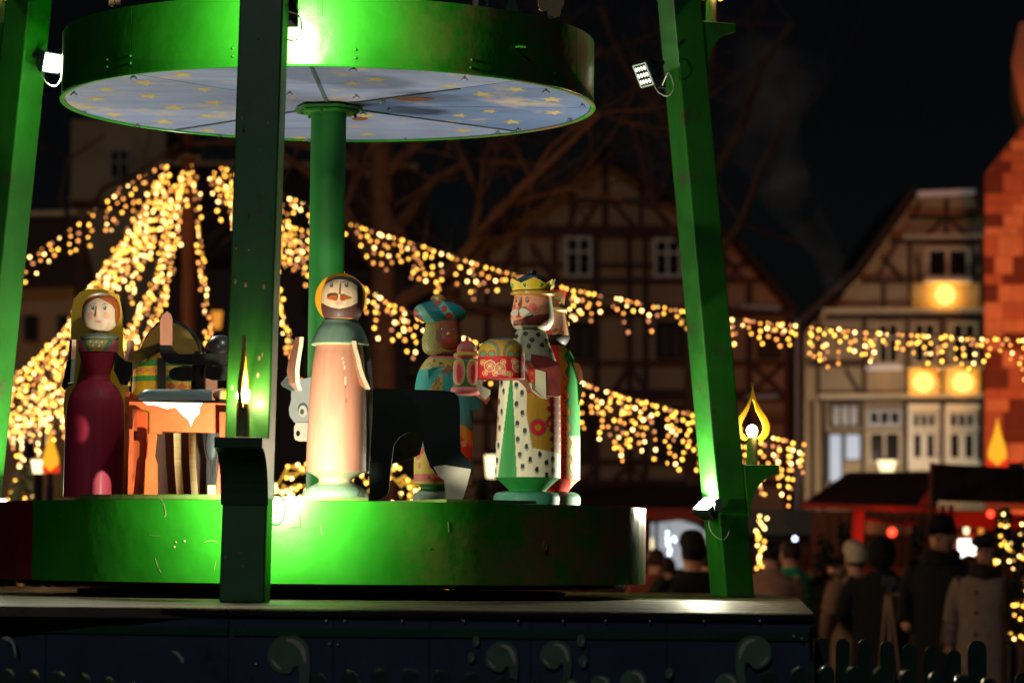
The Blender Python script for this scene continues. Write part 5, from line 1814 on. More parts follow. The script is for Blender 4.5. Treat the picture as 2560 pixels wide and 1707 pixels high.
def light_curtain(label, path, dmax, step=15, seed=1, gap=17, dens=1.0, cap=300, thick=.0, short=.35):
    rn = random.Random(seed)
    pts = cat_rom([Vector((a, b, 0)) for a, b, _ in path], 6)
    # depth by arclength
    def depth(x, y):
        best = None
        for (a, b, c), (d, e, g) in zip(path[:-1], path[1:]):
            L = (d - a) ** 2 + (e - b) ** 2
            t = max(0, min(1, ((x - a) * (d - a) + (y - b) * (e - b)) / L))
            q = math.hypot(x - a - t * (d - a), y - b - t * (e - b))
            if best is None or q < best[0]: best = (q, c + (g - c) * t)
        return best[1]
    T = thing('light_curtain', label, 'string lights', P(path[0][0], path[0][1], path[0][2]), 'warm light curtains hung from the mast')
    cb = MB()
    W = [P(v.x, v.y, depth(v.x, v.y)) for v in pts]
    cb.tube(W[::3] + [W[-1]], .008, 4, caps=False)
    acc = 0
    spots = []
    last = pts[0]
    for v in pts[1:]:
        acc += (v - last).length
        last = v
        if acc < step * 1.3: continue
        acc -= step * 1.3 * rn.uniform(.8, 1.2)
        if rn.random() > dens: continue
        Y = depth(v.x, v.y)
        D = (dmax(v.x) if callable(dmax) else dmax) 
        L = D * (rn.uniform(.08, .35) if rn.random() < short else rn.uniform(.35, 1.0))
        x, y = v.x, v.y + rn.uniform(2, 8)
        yo = rn.uniform(-thick, thick)
        px0, py0 = x, v.y
        y_end = v.y + L
        while y < y_end + 4:
            jx = x + rn.gauss(0, 4.5)
            spots.append((jx, y, Y + yo + rn.uniform(-.05, .05)))
            y += gap * rn.uniform(.8, 1.7)
            x += rn.gauss(0, 1.2)
        cb.tube([P(px0, py0, Y + yo), P(x, y - gap * .5, Y + yo)], .004, 3, caps=False)
    cb.build('cable', 'wire', T)
    rn.shuffle(spots)
    extra = MB() if len(spots) > cap else None
    for i, (x, y, Y) in enumerate(spots):
        r = rn.random()
        k = 0 if r < .17 else 1 if r < .56 else 2 if r < .84 else 3
        if i < cap:
            part('bulb', BT[k], T, P(x, y, Y)).scale = [rn.uniform(.75, 1.2)] * 3
        else:
            q = P(x, y, Y)
            extra.ell(q, (.0115, .0115, .0125), 6, 4, mi=k)
    if extra:
        tag(extra.build('bulb_cluster', ['bulb_white', 'bulb_gold', 'bulb_amber', 'bulb_dim'], T, smooth=True), kind='stuff')
    return len(spots)

nb = []
nb.append(light_curtain('upper right light curtain sagging from the mast across both timbered houses to the tower', [(545, 410, 28), (720, 490, 28), (890, 560, 27.5), (1000, 596, 27), (1300, 688, 26.5), (1500, 735, 26), (1730, 778, 26), (2000, 812, 26), (2300, 835, 26), (2600, 850, 26)], lambda x: 105, 11, 1, 16, .97, cap=299, short=.35))
nb.append(light_curtain('lower right light curtain from the mast ending beside the right flame candle', [(555, 425, 28), (700, 560, 27), (870, 690, 26), (1010, 772, 25.5), (1230, 870, 25), (1460, 957, 24.5), (1750, 1040, 24), (2008, 1108, 24)], lambda x: 175 if x > 1300 else 120, 10, 2, 17, .95, cap=290, short=.2))
nb.append(light_curtain('steep light curtain between nearest post and centre pole', [(560, 440, 28), (640, 540, 27), (690, 700, 25), (715, 800, 24), (745, 930, 23)], 75, 10, 3, 15, 1, thick=.15, short=.1))
nb.append(light_curtain('short dense curtain just right of the mast top', [(520, 420, 28), (570, 470, 27.8), (660, 520, 27.6), (720, 560, 27.5), (790, 580, 27.3)], 130, 9, 4, 15, 1, short=.15))
nb.append(light_curtain('topmost left light curtain, thin and reaching the left post', [(420, 398, 28), (330, 455, 28), (250, 510, 27.5), (150, 590, 27), (70, 640, 26.5), (-20, 700, 26)], 110, 14, 5, 18, .9, short=.35))
nb.append(light_curtain('dense light curtain falling from the mast behind the wooden woman', [(432, 405, 28), (385, 470, 27.5), (330, 560, 27), (260, 665, 26.5), (150, 830, 26), (40, 935, 25.5), (-20, 990, 25)], lambda x: 200 if x > 200 else 150, 6, 6, 15, 1, thick=.3, short=.12))
nb.append(light_curtain('second dense curtain running down to the lower left corner of the lights', [(455, 415, 28), (430, 520, 27.5), (395, 660, 27), (350, 770, 26.5), (270, 880, 26), (150, 970, 25.5), (30, 1050, 25)], lambda x: 60 if x > 340 else 150, 7, 7, 14, 1, thick=.3, short=.1))
nb.append(light_curtain('near vertical strand of lights just right of the red mast', [(488, 425, 28), (492, 480, 27.5), (502, 620, 27), (512, 740, 26), (532, 900, 25)], 26, 9, 8, 12, 1, short=.1))
nb.append(light_curtain('strand of lights falling from the left of the mast behind the ox horn', [(480, 400, 28), (455, 490, 27.6), (430, 620, 27), (405, 730, 26.5), (360, 860, 26)], 55, 9, 9, 13, 1, thick=.15, short=.1))
nb.append(light_curtain('lowest left light curtain reaching down beside the left post', [(300, 740, 27), (200, 870, 26), (90, 980, 25.5), (-10, 1060, 25)], 120, 8, 12, 16, 1, thick=.2, short=.15))
print('BULBS', nb, sum(nb))

# ---- golden light net over a round bush low behind the man
nt_ = thing('light_net_bush', 'round bush wrapped in a dense golden net of lights low behind the wooden man', 'bush', Vector((P(860, 1393, 21).x, 21, 0)))
M['netglow'] = glow('golden_net_cord', (1, .50, .05), .9)
cb = MB()
c0 = Vector((P(850, 1393, 21).x, 21.4, 1.20))
RB_ = (.78, .55, 1.06)
M['leafdark'] = mat('dark_evergreen_leaf', '#1c2414', .7, .4, 8, .2)
MB().ell(c0 - Vector((0, 0, .1)), (.66, .45, .92), 20, 14).build('foliage_core', 'leafdark', nt_, smooth=True)
rn = random.Random(3)
pts = []
for i in range(520):
    th = rn.uniform(0, 2 * math.pi); ph = math.asin(rn.uniform(-.1, 1) if i % 4 else rn.uniform(.5, 1))
    pts.append(c0 + Vector((RB_[0] * math.cos(ph) * math.cos(th), RB_[1] * math.cos(ph) * math.sin(th), RB_[2] * math.sin(ph) * rn.uniform(.92, 1.08))))
for i, p in enumerate(pts):
    near = sorted(pts, key=lambda q: (q - p).length)[1:3]
    for q in near: cb.tube([p, q], .006, 3, caps=False)
cb.build('net_cord', 'netglow', nt_)
for p in pts:
    if rn.random() < .56:
        part('bulb', BT[0] if rn.random() < .5 else BT[1], nt_, p + Vector((0, -.02, 0)))

# ---- lanterns that light the square
M['lanternglass'] = glow('lit_lantern_glass', (1, .80, .42), 2.2, True)
M['lanternamber'] = glow('amber_lantern_glass', (1, .36, .04), .85, True)
def lantern(label, px, py, Y, w_, h_, m, power, colr, spot=None):
    q = P(px, py, Y)
    T = thing('street_lantern', label, 'lantern', Vector((q.x, Y, 0)), 'lanterns in the market square')
    s = Y / F
    MB().lathe(q + Vector((0, 0, -h_ / 2 * s)), [(0, w_ * .35 * s), (h_ * s, w_ * .5 * s)], 8).build('glass', m, T)
    MB().lathe(q + Vector((0, 0, h_ / 2 * s + .002)), [(0, w_ * .56 * s), (h_ * .25 * s, .03)], 8).build('cap', 'wire', T)
    MB().tube([Vector((q.x, Y, 0)), q + Vector((0, 0, -h_ / 2 * s - .001))], .04, 8).build('post', 'wire', T)
    if power:
        lamp('lantern_light', 'POINT', T, q + Vector((0, .06 + w_ * .5 * s, 0)), power, colr, .04)
    return T
lantern('cream glowing lantern behind the crowned king near the middle house', 1228, 1166, 33, 32, 56, 'lanternglass', 190, (1, .50, .22))
lantern('amber lantern glowing between mast and nearest post', 542, 800, 50, 28, 44, 'lanternamber', 300, (1, .55, .22))
lantern('bright round lantern at the left below the flame board', 97, 1166, 25, 40, 34, 'lanternglass', 260, (1, .7, .35))
lantern('wide bright lantern on the market roof before the right timbered house', 2217, 1164, 63, 46, 26, 'lanternglass', 260, (1, .82, .58))
# ------------------------------------------------------------------ market stalls
M['stallroof'] = mat('dark_shingle_roof', '#3a1c16', .8, .4, 4, .4)
M['redwood'] = mat('red_painted_post', '#b02a1c', .6, .25, 4, .2)
M['stallwood'] = mat('brown_stall_boards', '#6a3a24', .7, .3, 4, .3)
M['awning'] = mat('grey_green_awning_cloth', '#9aa394', .8, .15, 3, .2)
M['canopy'] = mat('dark_grey_canopy_cloth', '#5c6058', .8, .2, 3, .2)
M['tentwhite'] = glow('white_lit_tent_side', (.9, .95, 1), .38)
M['stalllight'] = glow('bright_stall_lamp', (1, .93, .75), 3.5, True)
M['redlamp'] = glow('red_lamp', (1, .05, .02), 3.5)
M['flameyellow'] = glow('backlit_yellow_flame_board', (1, .45, .02), 1.1)
M['flamered'] = glow('backlit_red_flame_base', (1, .04, .01), .9)

def shingle_roof(T, pts, Y, rows, m='stallroof', wpx=26, back=1.2):
    """slanting roof face: px quad (tl, tr, br, bl); top edge set back, rows of shingles"""
    tl, tr, br, bl = pts
    s = Y / F
    def q(u, v, d=0):
        a = Vector((tl[0] + (tr[0] - tl[0]) * u, tl[1] + (tr[1] - tl[1]) * u, 0)); b = Vector((bl[0] + (br[0] - bl[0]) * u, bl[1] + (br[1] - bl[1]) * u, 0))
        c = a + (b - a) * v
        return P(c.x, c.y, Y + back * (1 - v) - d)
    MB().add([q(0, 0), q(0, 1), q(1, 1), q(1, 0)], [(0, 1, 2, 3)]).build('roof_boards', m, T)
    for r in range(rows):
        v0, v1 = r / rows, (r + 1.08) / rows
        wtop = abs(br[0] - bl[0])
        n = max(2, int(wtop / wpx))
        for i in range(n):
            u0, u1 = (i + .03) / n, (i + .97) / n
            jit = random.uniform(0, .012)
            MB().prism([q(u0, v0, .012), q(u0, min(v1, 1.02), .035 + jit), q(u1, min(v1, 1.02), .035 + jit), q(u1, v0, .012)], Vector((0, -.012, 0))).build('shingle', m, T)

# left roof of the red stall
Y0 = 36
sa = thing('market_stall', 'red lit market stall with a hipped shingle roof and a thick red post', 'stall', Vector((P(2170, 1393, Y0).x, Y0, 0)))
shingle_roof(sa, [(2120, 1180), (2345, 1178), (2345, 1268), (2005, 1258)], Y0, 6)
MB().bar(P(2005, 1264, Y0 - .05), P(2345, 1274, Y0 - .05), .06, .05).build('eaves_board', 'redwood', sa)
MB().bar(P(2146, 1270, Y0 + .1), P(2140, 1400, Y0 + .1), .12, .12).build('post', 'redwood', sa)
MB().bar(P(2141, 1400, Y0 + .1), P(2139, 1740, Y0 + .1), .12, .12).build('post', 'redwood', sa)
plate('gable_panel', [(2295, 1262), (2330, 1215), (2338, 1262)], Y0 - .3, .05, 'redwood', 'redwood', sa)
plate('back_wall', [(2030, 1275), (2600, 1275), (2600, 1420), (2030, 1420)], Y0 + 2.2, .1, 'stallwood', 'stallwood', sa)
for x in range(2060, 2600, 26):
    MB().bar(P(x, 1278, Y0 + 2.17), P(x, 1420, Y0 + 2.17), .105, .03).build('wall_board', 'stallwood', sa)
plate('counter', [(2020, 1420), (2600, 1420), (2600, 1700), (2020, 1700)], Y0 + 1.0, .1, 'stallwood', 'stallwood', sa)
plate('awning', [(2165, 1303), (2288, 1318), (2288, 1336), (2165, 1333)], Y0 + .6, .04, 'awning', 'awning', sa)
plate('awning_edge', [(2165, 1296), (2300, 1311), (2288, 1317), (2165, 1302)], Y0 + .58, .03, 'redwood', 'redwood', sa)
lamp('red_stall_light', 'POINT', sa, P(2230, 1330, Y0 - .1), 9, (1, .10, .04), .03)
MB().ell(P(2230, 1330, Y0 + .05), (.05, .05, .05), 12, 8).build('red_bulb', 'redlamp', sa)

Yb = 31
sb = thing('market_stall', 'nearer dark roofed stall at the right edge with a bright lamp and red beams inside', 'stall', Vector((P(2460, 1393, Yb).x, Yb, 0)))
shingle_roof(sb, [(2332, 1158), (2700, 1176), (2700, 1262), (2332, 1250)], Yb, 5, back=.6)
plate('upright_or_shade_board', [(2325, 1155), (2334, 1155), (2334, 1310), (2325, 1310)], Yb - .2, .05, 'stallwood', 'stallwood', sb)
for px in (2357, 2378):
    MB().bar(P(px, 1262, Yb + .4), P(px - 2, 1400, Yb + .4), .05, .05).build('post', 'redwood', sb)
plate('valance', [(2345, 1275), (2650, 1290), (2650, 1330), (2345, 1318)], Yb + 1.1, .04, 'redwood', 'redwood', sb)
plate('beam', [(2335, 1330), (2650, 1338), (2650, 1348), (2335, 1340)], Yb + .9, .05, 'redwood', 'redwood', sb)
plate('back_wall', [(2335, 1340), (2700, 1340), (2700, 1700), (2335, 1700)], Yb + 1.8, .1, 'stallwood', 'stallwood', sb)
lm_ = MB()
plate('lit_shelf', [(2397, 1348), (2446, 1348), (2448, 1358), (2446, 1372), (2420, 1376), (2440, 1380), (2426, 1395), (2408, 1394), (2398, 1380)], Yb + 1.6, .05, 'stalllight', 'stalllight', sb, curve=4)
for k, (px, py) in enumerate(((2416, 1326), (2452, 1328))):
    MB().lathe(P(px, py + 9, Yb + .8), [(0, .022), (.055, .03), (.07, .012)], 12).build('hanging_jar', 'lanternamber' if k else 'lanternglass', sb)
lamp('red_stall_light', 'POINT', sb, P(2480, 1310, Yb + .4), 7, (1, .08, .03), .03)
MB().ell(P(2476, 1284, Yb + .3), (.035, .035, .035), 12, 8).build('red_bulb', 'redlamp', sb)
MB().ell(P(2500, 1362, Yb + .3), (.035, .035, .035), 12, 8).build('red_bulb', 'redlamp', sb)
# flame boards on roofs
def flameboard(label, px, pyb, hgt, wd, Y, lit):
    T = thing('flame_board', label, 'sign', P(px, pyb, Y), 'flame shaped boards on market roofs')
    o = [(px, pyb - hgt), (px + wd * .16, pyb - hgt * .72), (px + wd * .42, pyb - hgt * .42), (px + wd * .5, pyb - hgt * .22), (px + wd * .32, pyb - hgt * .08), (px, pyb - 2), (px - wd * .32, pyb - hgt * .08), (px - wd * .5, pyb - hgt * .22), (px - wd * .42, pyb - hgt * .42), (px - wd * .16, pyb - hgt * .72)]
    plate('flame', o, Y, .03, 'flameyellow', 'flameyellow', T, curve=6)
    r = [(px - wd * .52, pyb - hgt * .18), (px - wd * .25, pyb - hgt * .10), (px, pyb - hgt * .02), (px + wd * .3, pyb - hgt * .12), (px + wd * .56, pyb - hgt * .2), (px + wd * .56, pyb + 2), (px - wd * .52, pyb + 2)]
    plate('flame_base', r, Y - .035, .02, 'flamered', 'flamered', T)
    MB().bar(P(px, pyb + 3, Y + .02), P(px, pyb + 30, Y + .02), .04, .03).build('stake', 'wire', T)
    return T
T = flameboard('yellow flame shaped board with red base on the right market roof', 2494, 1166, 122, 46, 34, 1)
# red spotlight on the roof shining up the stone tower
rs = thing('red_spotlight', 'small red spotlight on the market roof shining up the stone tower', 'spotlight', P(2540, 1172, 34.5))
MB().box(P(2540, 1168, 34.5), (.16, .16, .12)).build('housing', 'housing', rs)
MB().box(P(2540, 1168, 34.5) + Vector((0, .085, .03)), (.12, .02, .08)).build('lens', 'redlamp', rs)
lamp('red_beam', 'SPOT', rs, P(2540, 1166, 34.7) + Vector((0, .2, .05)), 8000, (1, .27, .09), .1, aim=(.30, 1, .16), spot=rad(46), blend=1)
T = flameboard('yellow flame shaped board beside the bright round lantern at the left', 126, 1180, 108, 40, 24, 1)
MB().bar(Vector((P(126, 1200, 24).x, 24.02, 0)), P(126, 1211, 24.02), .05, .05).build('pole', 'wire', T)

# grey canopy and middle stall
sc = thing('market_canopy', 'long grey canopy roof behind the right post', 'canopy', Vector((P(1990, 1393, 40).x, 40, 0)))
plate('canopy_face', [(1840, 1275), (2020, 1272), (2140, 1300), (2140, 1334), (1840, 1338)], 40, .05, 'canopy', 'canopy', sc)
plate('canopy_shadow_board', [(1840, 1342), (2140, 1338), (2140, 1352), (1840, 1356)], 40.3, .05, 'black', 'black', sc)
plate('back_boards', [(1880, 1358), (2120, 1356), (2120, 1600), (1880, 1600)], 41, .05, 'stallwood', 'stallwood', sc)
for px in (1850, 2030):
    MB().bar(P(px, 1340, 40.1), Vector((P(px, 1340, 40.1).x, 40.1, 0)), .08, .08).build('post', 'timber', sc)
sd = thing('market_stall', 'long dark red roofed stall behind the right end of the lower turntable', 'stall', Vector((P(1600, 1393, 42).x, 42, 0)))
shingle_roof(sd, [(1200, 1212), (1830, 1212), (1840, 1272), (1180, 1268)], 42, 4, m='stallroof', wpx=30)
MB().bar(P(1180, 1276, 41.9), P(1850, 1280, 41.9), .09, .06).build('eaves_board', 'redwood', sd)
plate('fascia', [(1560, 1284), (1850, 1286), (1850, 1300), (1560, 1298)], 42, .05, 'orange', 'orange', sd)
for px in (1230, 1400, 1618, 1800):
    MB().bar(P(px, 1284, 42.1), Vector((P(px, 1284, 42.1).x, 42.1, 0)), .10, .10).build('post', 'timber', sd)
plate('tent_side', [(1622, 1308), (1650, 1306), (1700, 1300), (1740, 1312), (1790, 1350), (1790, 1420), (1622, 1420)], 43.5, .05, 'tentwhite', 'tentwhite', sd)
plate('tent_pole', [(1637, 1305), (1645, 1305), (1645, 1420), (1637, 1420)], 43.3, .05, 'black', 'black', sd)
plate('back_boards', [(1190, 1284), (1621, 1284), (1621, 1600), (1190, 1600)], 43.6, .05, 'timber', 'timber', sd)
plate('lit_window', [(1623, 1345), (1632, 1345), (1632, 1375), (1623, 1375)], 43.2, .03, 'lanternglass', 'lanternglass', sd)
M['bluebulb'] = glow('cold_blue_white_bulb', (.6, .7, 1), 6)
T = thing('light_chain', 'short chain of cold white bulbs hanging before the white tent', 'string lights', P(1672, 1325, 33))
bb = MB().ell((0, 0, 0), (.016, .016, .018), 6, 4).mesh('bulb', ['bluebulb'], smooth=True)
for px, py in ((1669, 1331), (1668, 1345), (1671, 1352), (1685, 1344), (1670, 1362), (1675, 1374), (1669, 1356), (1687, 1350), (1673, 1384)):
    part('bulb', bb, T, P(px, py, 33))
MB().tube([P(1672, 1310, 33), P(1670, 1390, 33)], .004, 4).build('cable', 'wire', T)
T = thing('head_torch_lamp', 'small cold blue lamp glowing above the green jacket', 'lamp', P(1987, 1348, 30))
MB().ell(P(1987, 1346, 29.4), (.022, .022, .022), 10, 6).build('bulb', 'bluebulb', T)
MB().tube([P(1987, 1346, 29.45), P(1987, 1320, 29.45), P(1960, 1300, 29.5)], .006, 5).build('cable', 'wire', T)

# ------------------------------------------------------------------ little fir trees
def fir(label, px, pyt, pyb, Y, wpx, seed, bulbs=0, group='small fir trees round the market', red=0):
    rn = random.Random(seed)
    top, s = P(px, pyt, Y), Y / F
    T = thing('fir_tree', label, 'fir tree', Vector((top.x, Y, 0)), group)
    H = top.z
    MB().tube([Vector((top.x, Y, 0)), Vector((top.x, Y, H * .55)), Vector((top.x, Y, H * .97))], [.04, .025, .008], 6).build('trunk', 'bark', T)
    b = MB()
    W = wpx * s / 2
    z0 = max(0.05, P(px, pyb, Y).z)
    n = 120
    for i in range(n):
        f = rn.random() ** .8
        z = H - (H - z0) * f
        L = W * (.15 + .85 * f) * rn.uniform(.75, 1.15)
        g = rn.uniform(0, 2 * math.pi)
        d = Vector((math.cos(g), math.sin(g), -.25))
        a = Vector((top.x, Y, z))
        for k in range(14):
            t = k / 13
            p = a + d * L * t
            sd_ = Vector((-math.sin(g), math.cos(g), 0))
            for sg in (-1, 1):
                q = p + (sd_ * sg * .7 + d * .7 + Vector((0, 0, rn.uniform(-.4, .3)))) * rn.uniform(.035, .075)
                b.add([p, q, p + Vector((0, 0, .012))], [(0, 1, 2)])
    b.build('crown', 'leafdark', T)
    if bulbs:
        for i in range(bulbs):
            f = rn.random() ** .7
            g = rn.uniform(math.pi, 2 * math.pi)
            q = Vector((top.x, Y, H - (H - z0) * f)) + Vector((math.cos(g), math.sin(g), 0)) * W * (.1 + .8 * f)
            part('bulb', BT[rn.choice((0, 1, 1))], T, q)
    return T
fir('dark fir beside the pale knit hat under the market roof', 2062, 1335, 1560, 29, 130, 1)
fir('dark fir between the green jacket and the red stall post', 2110, 1300, 1480, 33, 70, 2)
fir('fir with yellow bulbs left of the tall lit frame at the right edge', 2510, 1262, 1420, 25, 60, 3, bulbs=22)
fir('fir with yellow bulbs cut by the right picture edge', 2556, 1290, 1600, 24, 70, 4, bulbs=30)
fir('dark fir with a few dim bulbs at lower left behind the wooden woman', 58, 1165, 1300, 27, 120, 5, bulbs=10)
fir('small fir top between pink robed man and crowned king', 1208, 1195, 1300, 32, 70, 6)
fir('fir before the dark hooded visitor', 2295, 1300, 1500, 31, 60, 7)
T = thing('light_garland', 'clump of golden bulbs shining right behind the foot of the right post', 'string lights', P(1905, 1300, 27))
rn = random.Random(4)
for i in range(26):
    part('bulb', BT[rn.choice((0, 1))], T, P(1898 + rn.gauss(6, 9), 1290 + i * 5.2, 27 + rn.uniform(-.1, .1)))
MB().tube([P(1898, 1285, 27), P(1906, 1350, 27), P(1900, 1430, 27)], .01, 5).build('cable', 'wire', T)

# ------------------------------------------------------------------ visitors
M['skin'] = mat('face_skin', '#dca080', .55, .1, 10, .05)
def person(label, px, pyt, Y, H, coat, hat=None, hatkind='beanie', scarf=None, facing=180, wide=1.0, hair='#2a1c14', buttons=False, lower='#15151a', shift=0, arms='down', sleeves=True):
    """one continuous body (skin modifier), coat, head wear and scarf as children. pyt = top of head"""
    top = P(px, pyt, Y)
    x = top.x
    base = Vector((x, Y, 0))
    k = top.z / 1.78
    T = thing('person', label, 'person', base)
    R = Matrix.Rotation(rad(facing), 3, 'Z')       # figure is modelled facing +Y
    def W(v): return base + R @ (Vector(v) * k)
    nodes = {}
    V, E_, RD = [], [], []
    def add(p, r, par=None):
        V.append(R @ (Vector(p) * k)); RD.append(r * k)
        if par is not None: E_.append((par, len(V) - 1))
        return len(V) - 1
    pel = add((0, 0, .95), .15)
    ch_ = add((0, 0, 1.28), .13, pel)
    sh = add((0, 0, 1.40), .085, ch_)
    nk = add((0, .01, 1.52), .058, sh)
    hd_ = add((0, .035, 1.60), .092, nk)
    add((0, .03, 1.70), .115, hd_)
    for sg in (-1, 1):
        s1 = add((sg * .15 * wide, 0, 1.37), .045, sh)
        if arms == 'pocket':
            el = add((sg * .27 * wide, -.04, 1.14), .036, s1); wr = add((sg * .22 * wide, .14, .96), .036, el); hn = add((sg * .17 * wide, .19, .93), .04, wr)
        elif arms == 'up':
            el = add((sg * .24 * wide, .08, 1.18), .036, s1); wr = add((sg * .12, .27, 1.33), .036, el); hn = add((sg * .08, .30, 1.40), .04, wr)
        else:
            el = add((sg * .25 * wide, -.03, 1.13), .036, s1); wr = add((sg * .27 * wide, .04, .89), .034, el); hn = add((sg * .27 * wide, .06, .81), .04, wr)
        hp_ = add((sg * .09, 0, .90), .10, pel); kn = add((sg * .11, .02, .50), .065, hp_); an = add((sg * .11, -.01, .10), .045, kn); add((sg * .12, .13, .045), .04, an)
    me = bpy.data.meshes.new('body')
    me.from_pydata([tuple(v) for v in V], E_, [])
    me.materials.append(M['skin'])
    o = bpy.data.objects.new('body', me)
    COL.objects.link(o); o.parent = T
    sm = o.modifiers.new('skin', 'SKIN')
    for i, r in enumerate(RD): me.skin_vertices[0].data[i].radius = (r, r)
    me.skin_vertices[0].data[0].use_root = True
    sub = o.modifiers.new('sub', 'SUBSURF'); sub.levels = 2; sub.render_levels = 2
    # face : nose, eyes, mouth, ears
    cm = mat('coat_cloth', coat, .9, .25, 14, .4, bscale=60)
    lm2 = mat('trouser_cloth', lower, .9, .25, 14, .3)
    hm = mat('hat_knit', hat or hair, .95, .3, 30, .5, bscale=90)
    f = MB()
    f.add([W((-.018, .115, 1.62)), W((.018, .115, 1.62)), W((0, .162, 1.628)), W((0, .125, 1.685))], [(0, 1, 2), (0, 2, 3), (1, 3, 2)])
    f.build('nose', 'skin', T)
    for sg in (-1, 1):
        MB().ell(W((sg * .034, .128, 1.668)), (.014 * k, .010 * k, .008 * k), 10, 6).build('eye', 'black', T)
        MB().ell(W((sg * .092, .02, 1.66)), (.012 * k, .02 * k, .03 * k), 10, 6).build('ear', 'skin', T)
    f = MB()
    f.ell(W((0, .122, 1.588)), (.028 * k, .012 * k, .007 * k), 10, 6)
    f.build('mouth', 'brownside', T)
    # hair shell
    hb = MB()
    n = 20
    for i in range(11):
        ph = math.radians(-35 + 125 * i / 10)
        for j in range(n):
            g = 2 * math.pi * j / n
            fr = math.sin(g) > .25
            p_ = ph if not fr else max(ph, math.radians(28))
            hb.v.append(W((.103 * math.cos(p_) * math.cos(g), .018 + .112 * math.cos(p_) * math.sin(g) * (1 if not fr else .97), 1.675 + .115 * math.sin(p_))))
    for i in range(10):
        for j in range(n):
            hb.f.append([i * n + j, i * n + (j + 1) % n, (i + 1) * n + (j + 1) % n, (i + 1) * n + j]); hb.mi.append(0)
    hb.build('hair', mat('hair', hair, .7, .3, 30, .4), T, smooth=True)
    if hat:
        if hatkind == 'beanie':
            b = MB()
            pr = [(1.70, .108), (1.735, .118), (1.74, .114), (1.79, .104), (1.82, .075), (1.835, .03)]
            o_ = len(b.v)
            for z, r in pr:
                for j in range(24):
                    g = 2 * math.pi * j / 24
                    b.v.append(W((r * math.cos(g), .02 + r * 1.10 * math.sin(g), z + (.022 if math.sin(g) > 0 else 0) + (.0 if math.sin(g) > 0 else -.06 * (1.84 - z) / .14))))
            for i in range(len(pr) - 1):
                for j in range(24):
                    b.f.append([i * 24 + j, i * 24 + (j + 1) % 24, (i + 1) * 24 + (j + 1) % 24, (i + 1) * 24 + j]); b.mi.append(0)
            b.f.append([(len(pr) - 1) * 24 + j for j in range(24)]); b.mi.append(0)
            b.build('hat', hm, T, smooth=True)
        elif hatkind == 'beret':
            MB().ell(W((0, 0, 1.755)), (.155 * k, .15 * k, .065 * k), 24, 12, R=Matrix.Rotation(rad(-8), 3, 'Y')).build('hat', hm, T, smooth=True)
        elif hatkind == 'hood':
            MB().ell(W((0, -.02, 1.67)), (.135 * k, .135 * k, .16 * k), 24, 14).build('hood', cm, T, smooth=True)
    # coat
    b = MB()
    prof = [(.42, .235, .19), (.60, .235, .18), (.80, .225, .17), (.95, .215, .16), (1.10, .20, .15), (1.25, .215, .155), (1.36, .225, .145), (1.43, .19, .12), (1.475, .11, .095), (1.52, .085, .085)]
    n = 36
    for z, rx, ry in prof:
        for j in range(n):
            g = 2 * math.pi * j / n
            fold = 1 + .025 * math.sin(g * 7 + z * 9) + .015 * math.sin(g * 3 - z * 14)
            b.v.append(W((rx * wide * math.cos(g) * fold, ry * wide * math.sin(g) * fold, z)))
    for i in range(len(prof) - 1):
        for j in range(n):
            b.f.append([i * n + j, i * n + (j + 1) % n, (i + 1) * n + (j + 1) % n, (i + 1) * n + j]); b.mi.append(0)
    co = b.build('coat', cm, T, smooth=True)
    for sg in (-1, 1):
        if arms == 'pocket': pth = [(sg * .17 * wide, 0, 1.41), (sg * .24 * wide, -.02, 1.28), (sg * .275 * wide, -.04, 1.13), (sg * .25 * wide, .05, 1.03), (sg * .22 * wide, .14, .96)]
        elif arms == 'up': pth = [(sg * .17 * wide, 0, 1.41), (sg * .22 * wide, .03, 1.28), (sg * .24 * wide, .08, 1.18), (sg * .18, .18, 1.24), (sg * .12, .26, 1.32)]
        else: pth = [(sg * .17 * wide, 0, 1.41), (sg * .23 * wide, -.02, 1.28), (sg * .26 * wide, -.03, 1.13), (sg * .275 * wide, .0, 1.0), (sg * .275 * wide, .04, .88)]
        q = cat_rom([W(p) for p in pth], .06)
        b = MB().tube(q, [(.096 - .036 * i / len(q)) * k * (1 + .04 * math.sin(i * 2.1)) for i in range(len(q))], 14)
        b.build('sleeve', cm, T, smooth=True)
        b = MB().tube(cat_rom([W((sg * .09, 0, .92)), W((sg * .105, .015, .52)), W((sg * .11, -.01, .09))], .1), [.105 * k, .098 * k, .092 * k, .085 * k, .08 * k, .078 * k, .075 * k, .07 * k, .07 * k, .07 * k, .07 * k, .07 * k, .07 * k][:len(cat_rom([W((sg * .09, 0, .92)), W((sg * .105, .015, .52)), W((sg * .11, -.01, .09))], .1))], 12)
        b.build('trouser_leg', lm2, T, smooth=True)
        b = MB().ell(W((sg * .115, .05, .045)), (.05 * k, .05 * k, .05 * k), 12, 8)
        b.ell(W((sg * .12, .12, .035)), (.048 * k, .06 * k, .038 * k), 12, 8)
        b.build('shoe', 'black', T, smooth=True)
    if scarf:
        b = MB()
        for z, r, tt_ in ((1.47, .115, .045), (1.52, .105, .042)):
            b.tube([W(((r + .01 * math.sin(g * 2.5)) * math.cos(g), .01 + (r) * math.sin(g), z + .012 * math.sin(g * 2))) for g in [i * 2 * math.pi / 24 for i in range(25)]], tt_ * k, 10, caps=False)
        b.build('scarf', mat('scarf_knit', scarf, .95, .35, 30, .5), T, smooth=True)
    if buttons:
        bmesh_ = MB().ell((0, 0, 0), (.016, .008, .016), 10, 6).mesh('button', ['blackwood'])
        for z in (.62, .80, .98, 1.16, 1.32):
            part('button', bmesh_, T, W((.03, .165 * wide if z > 1 else .18 * wide, z)))
    return T
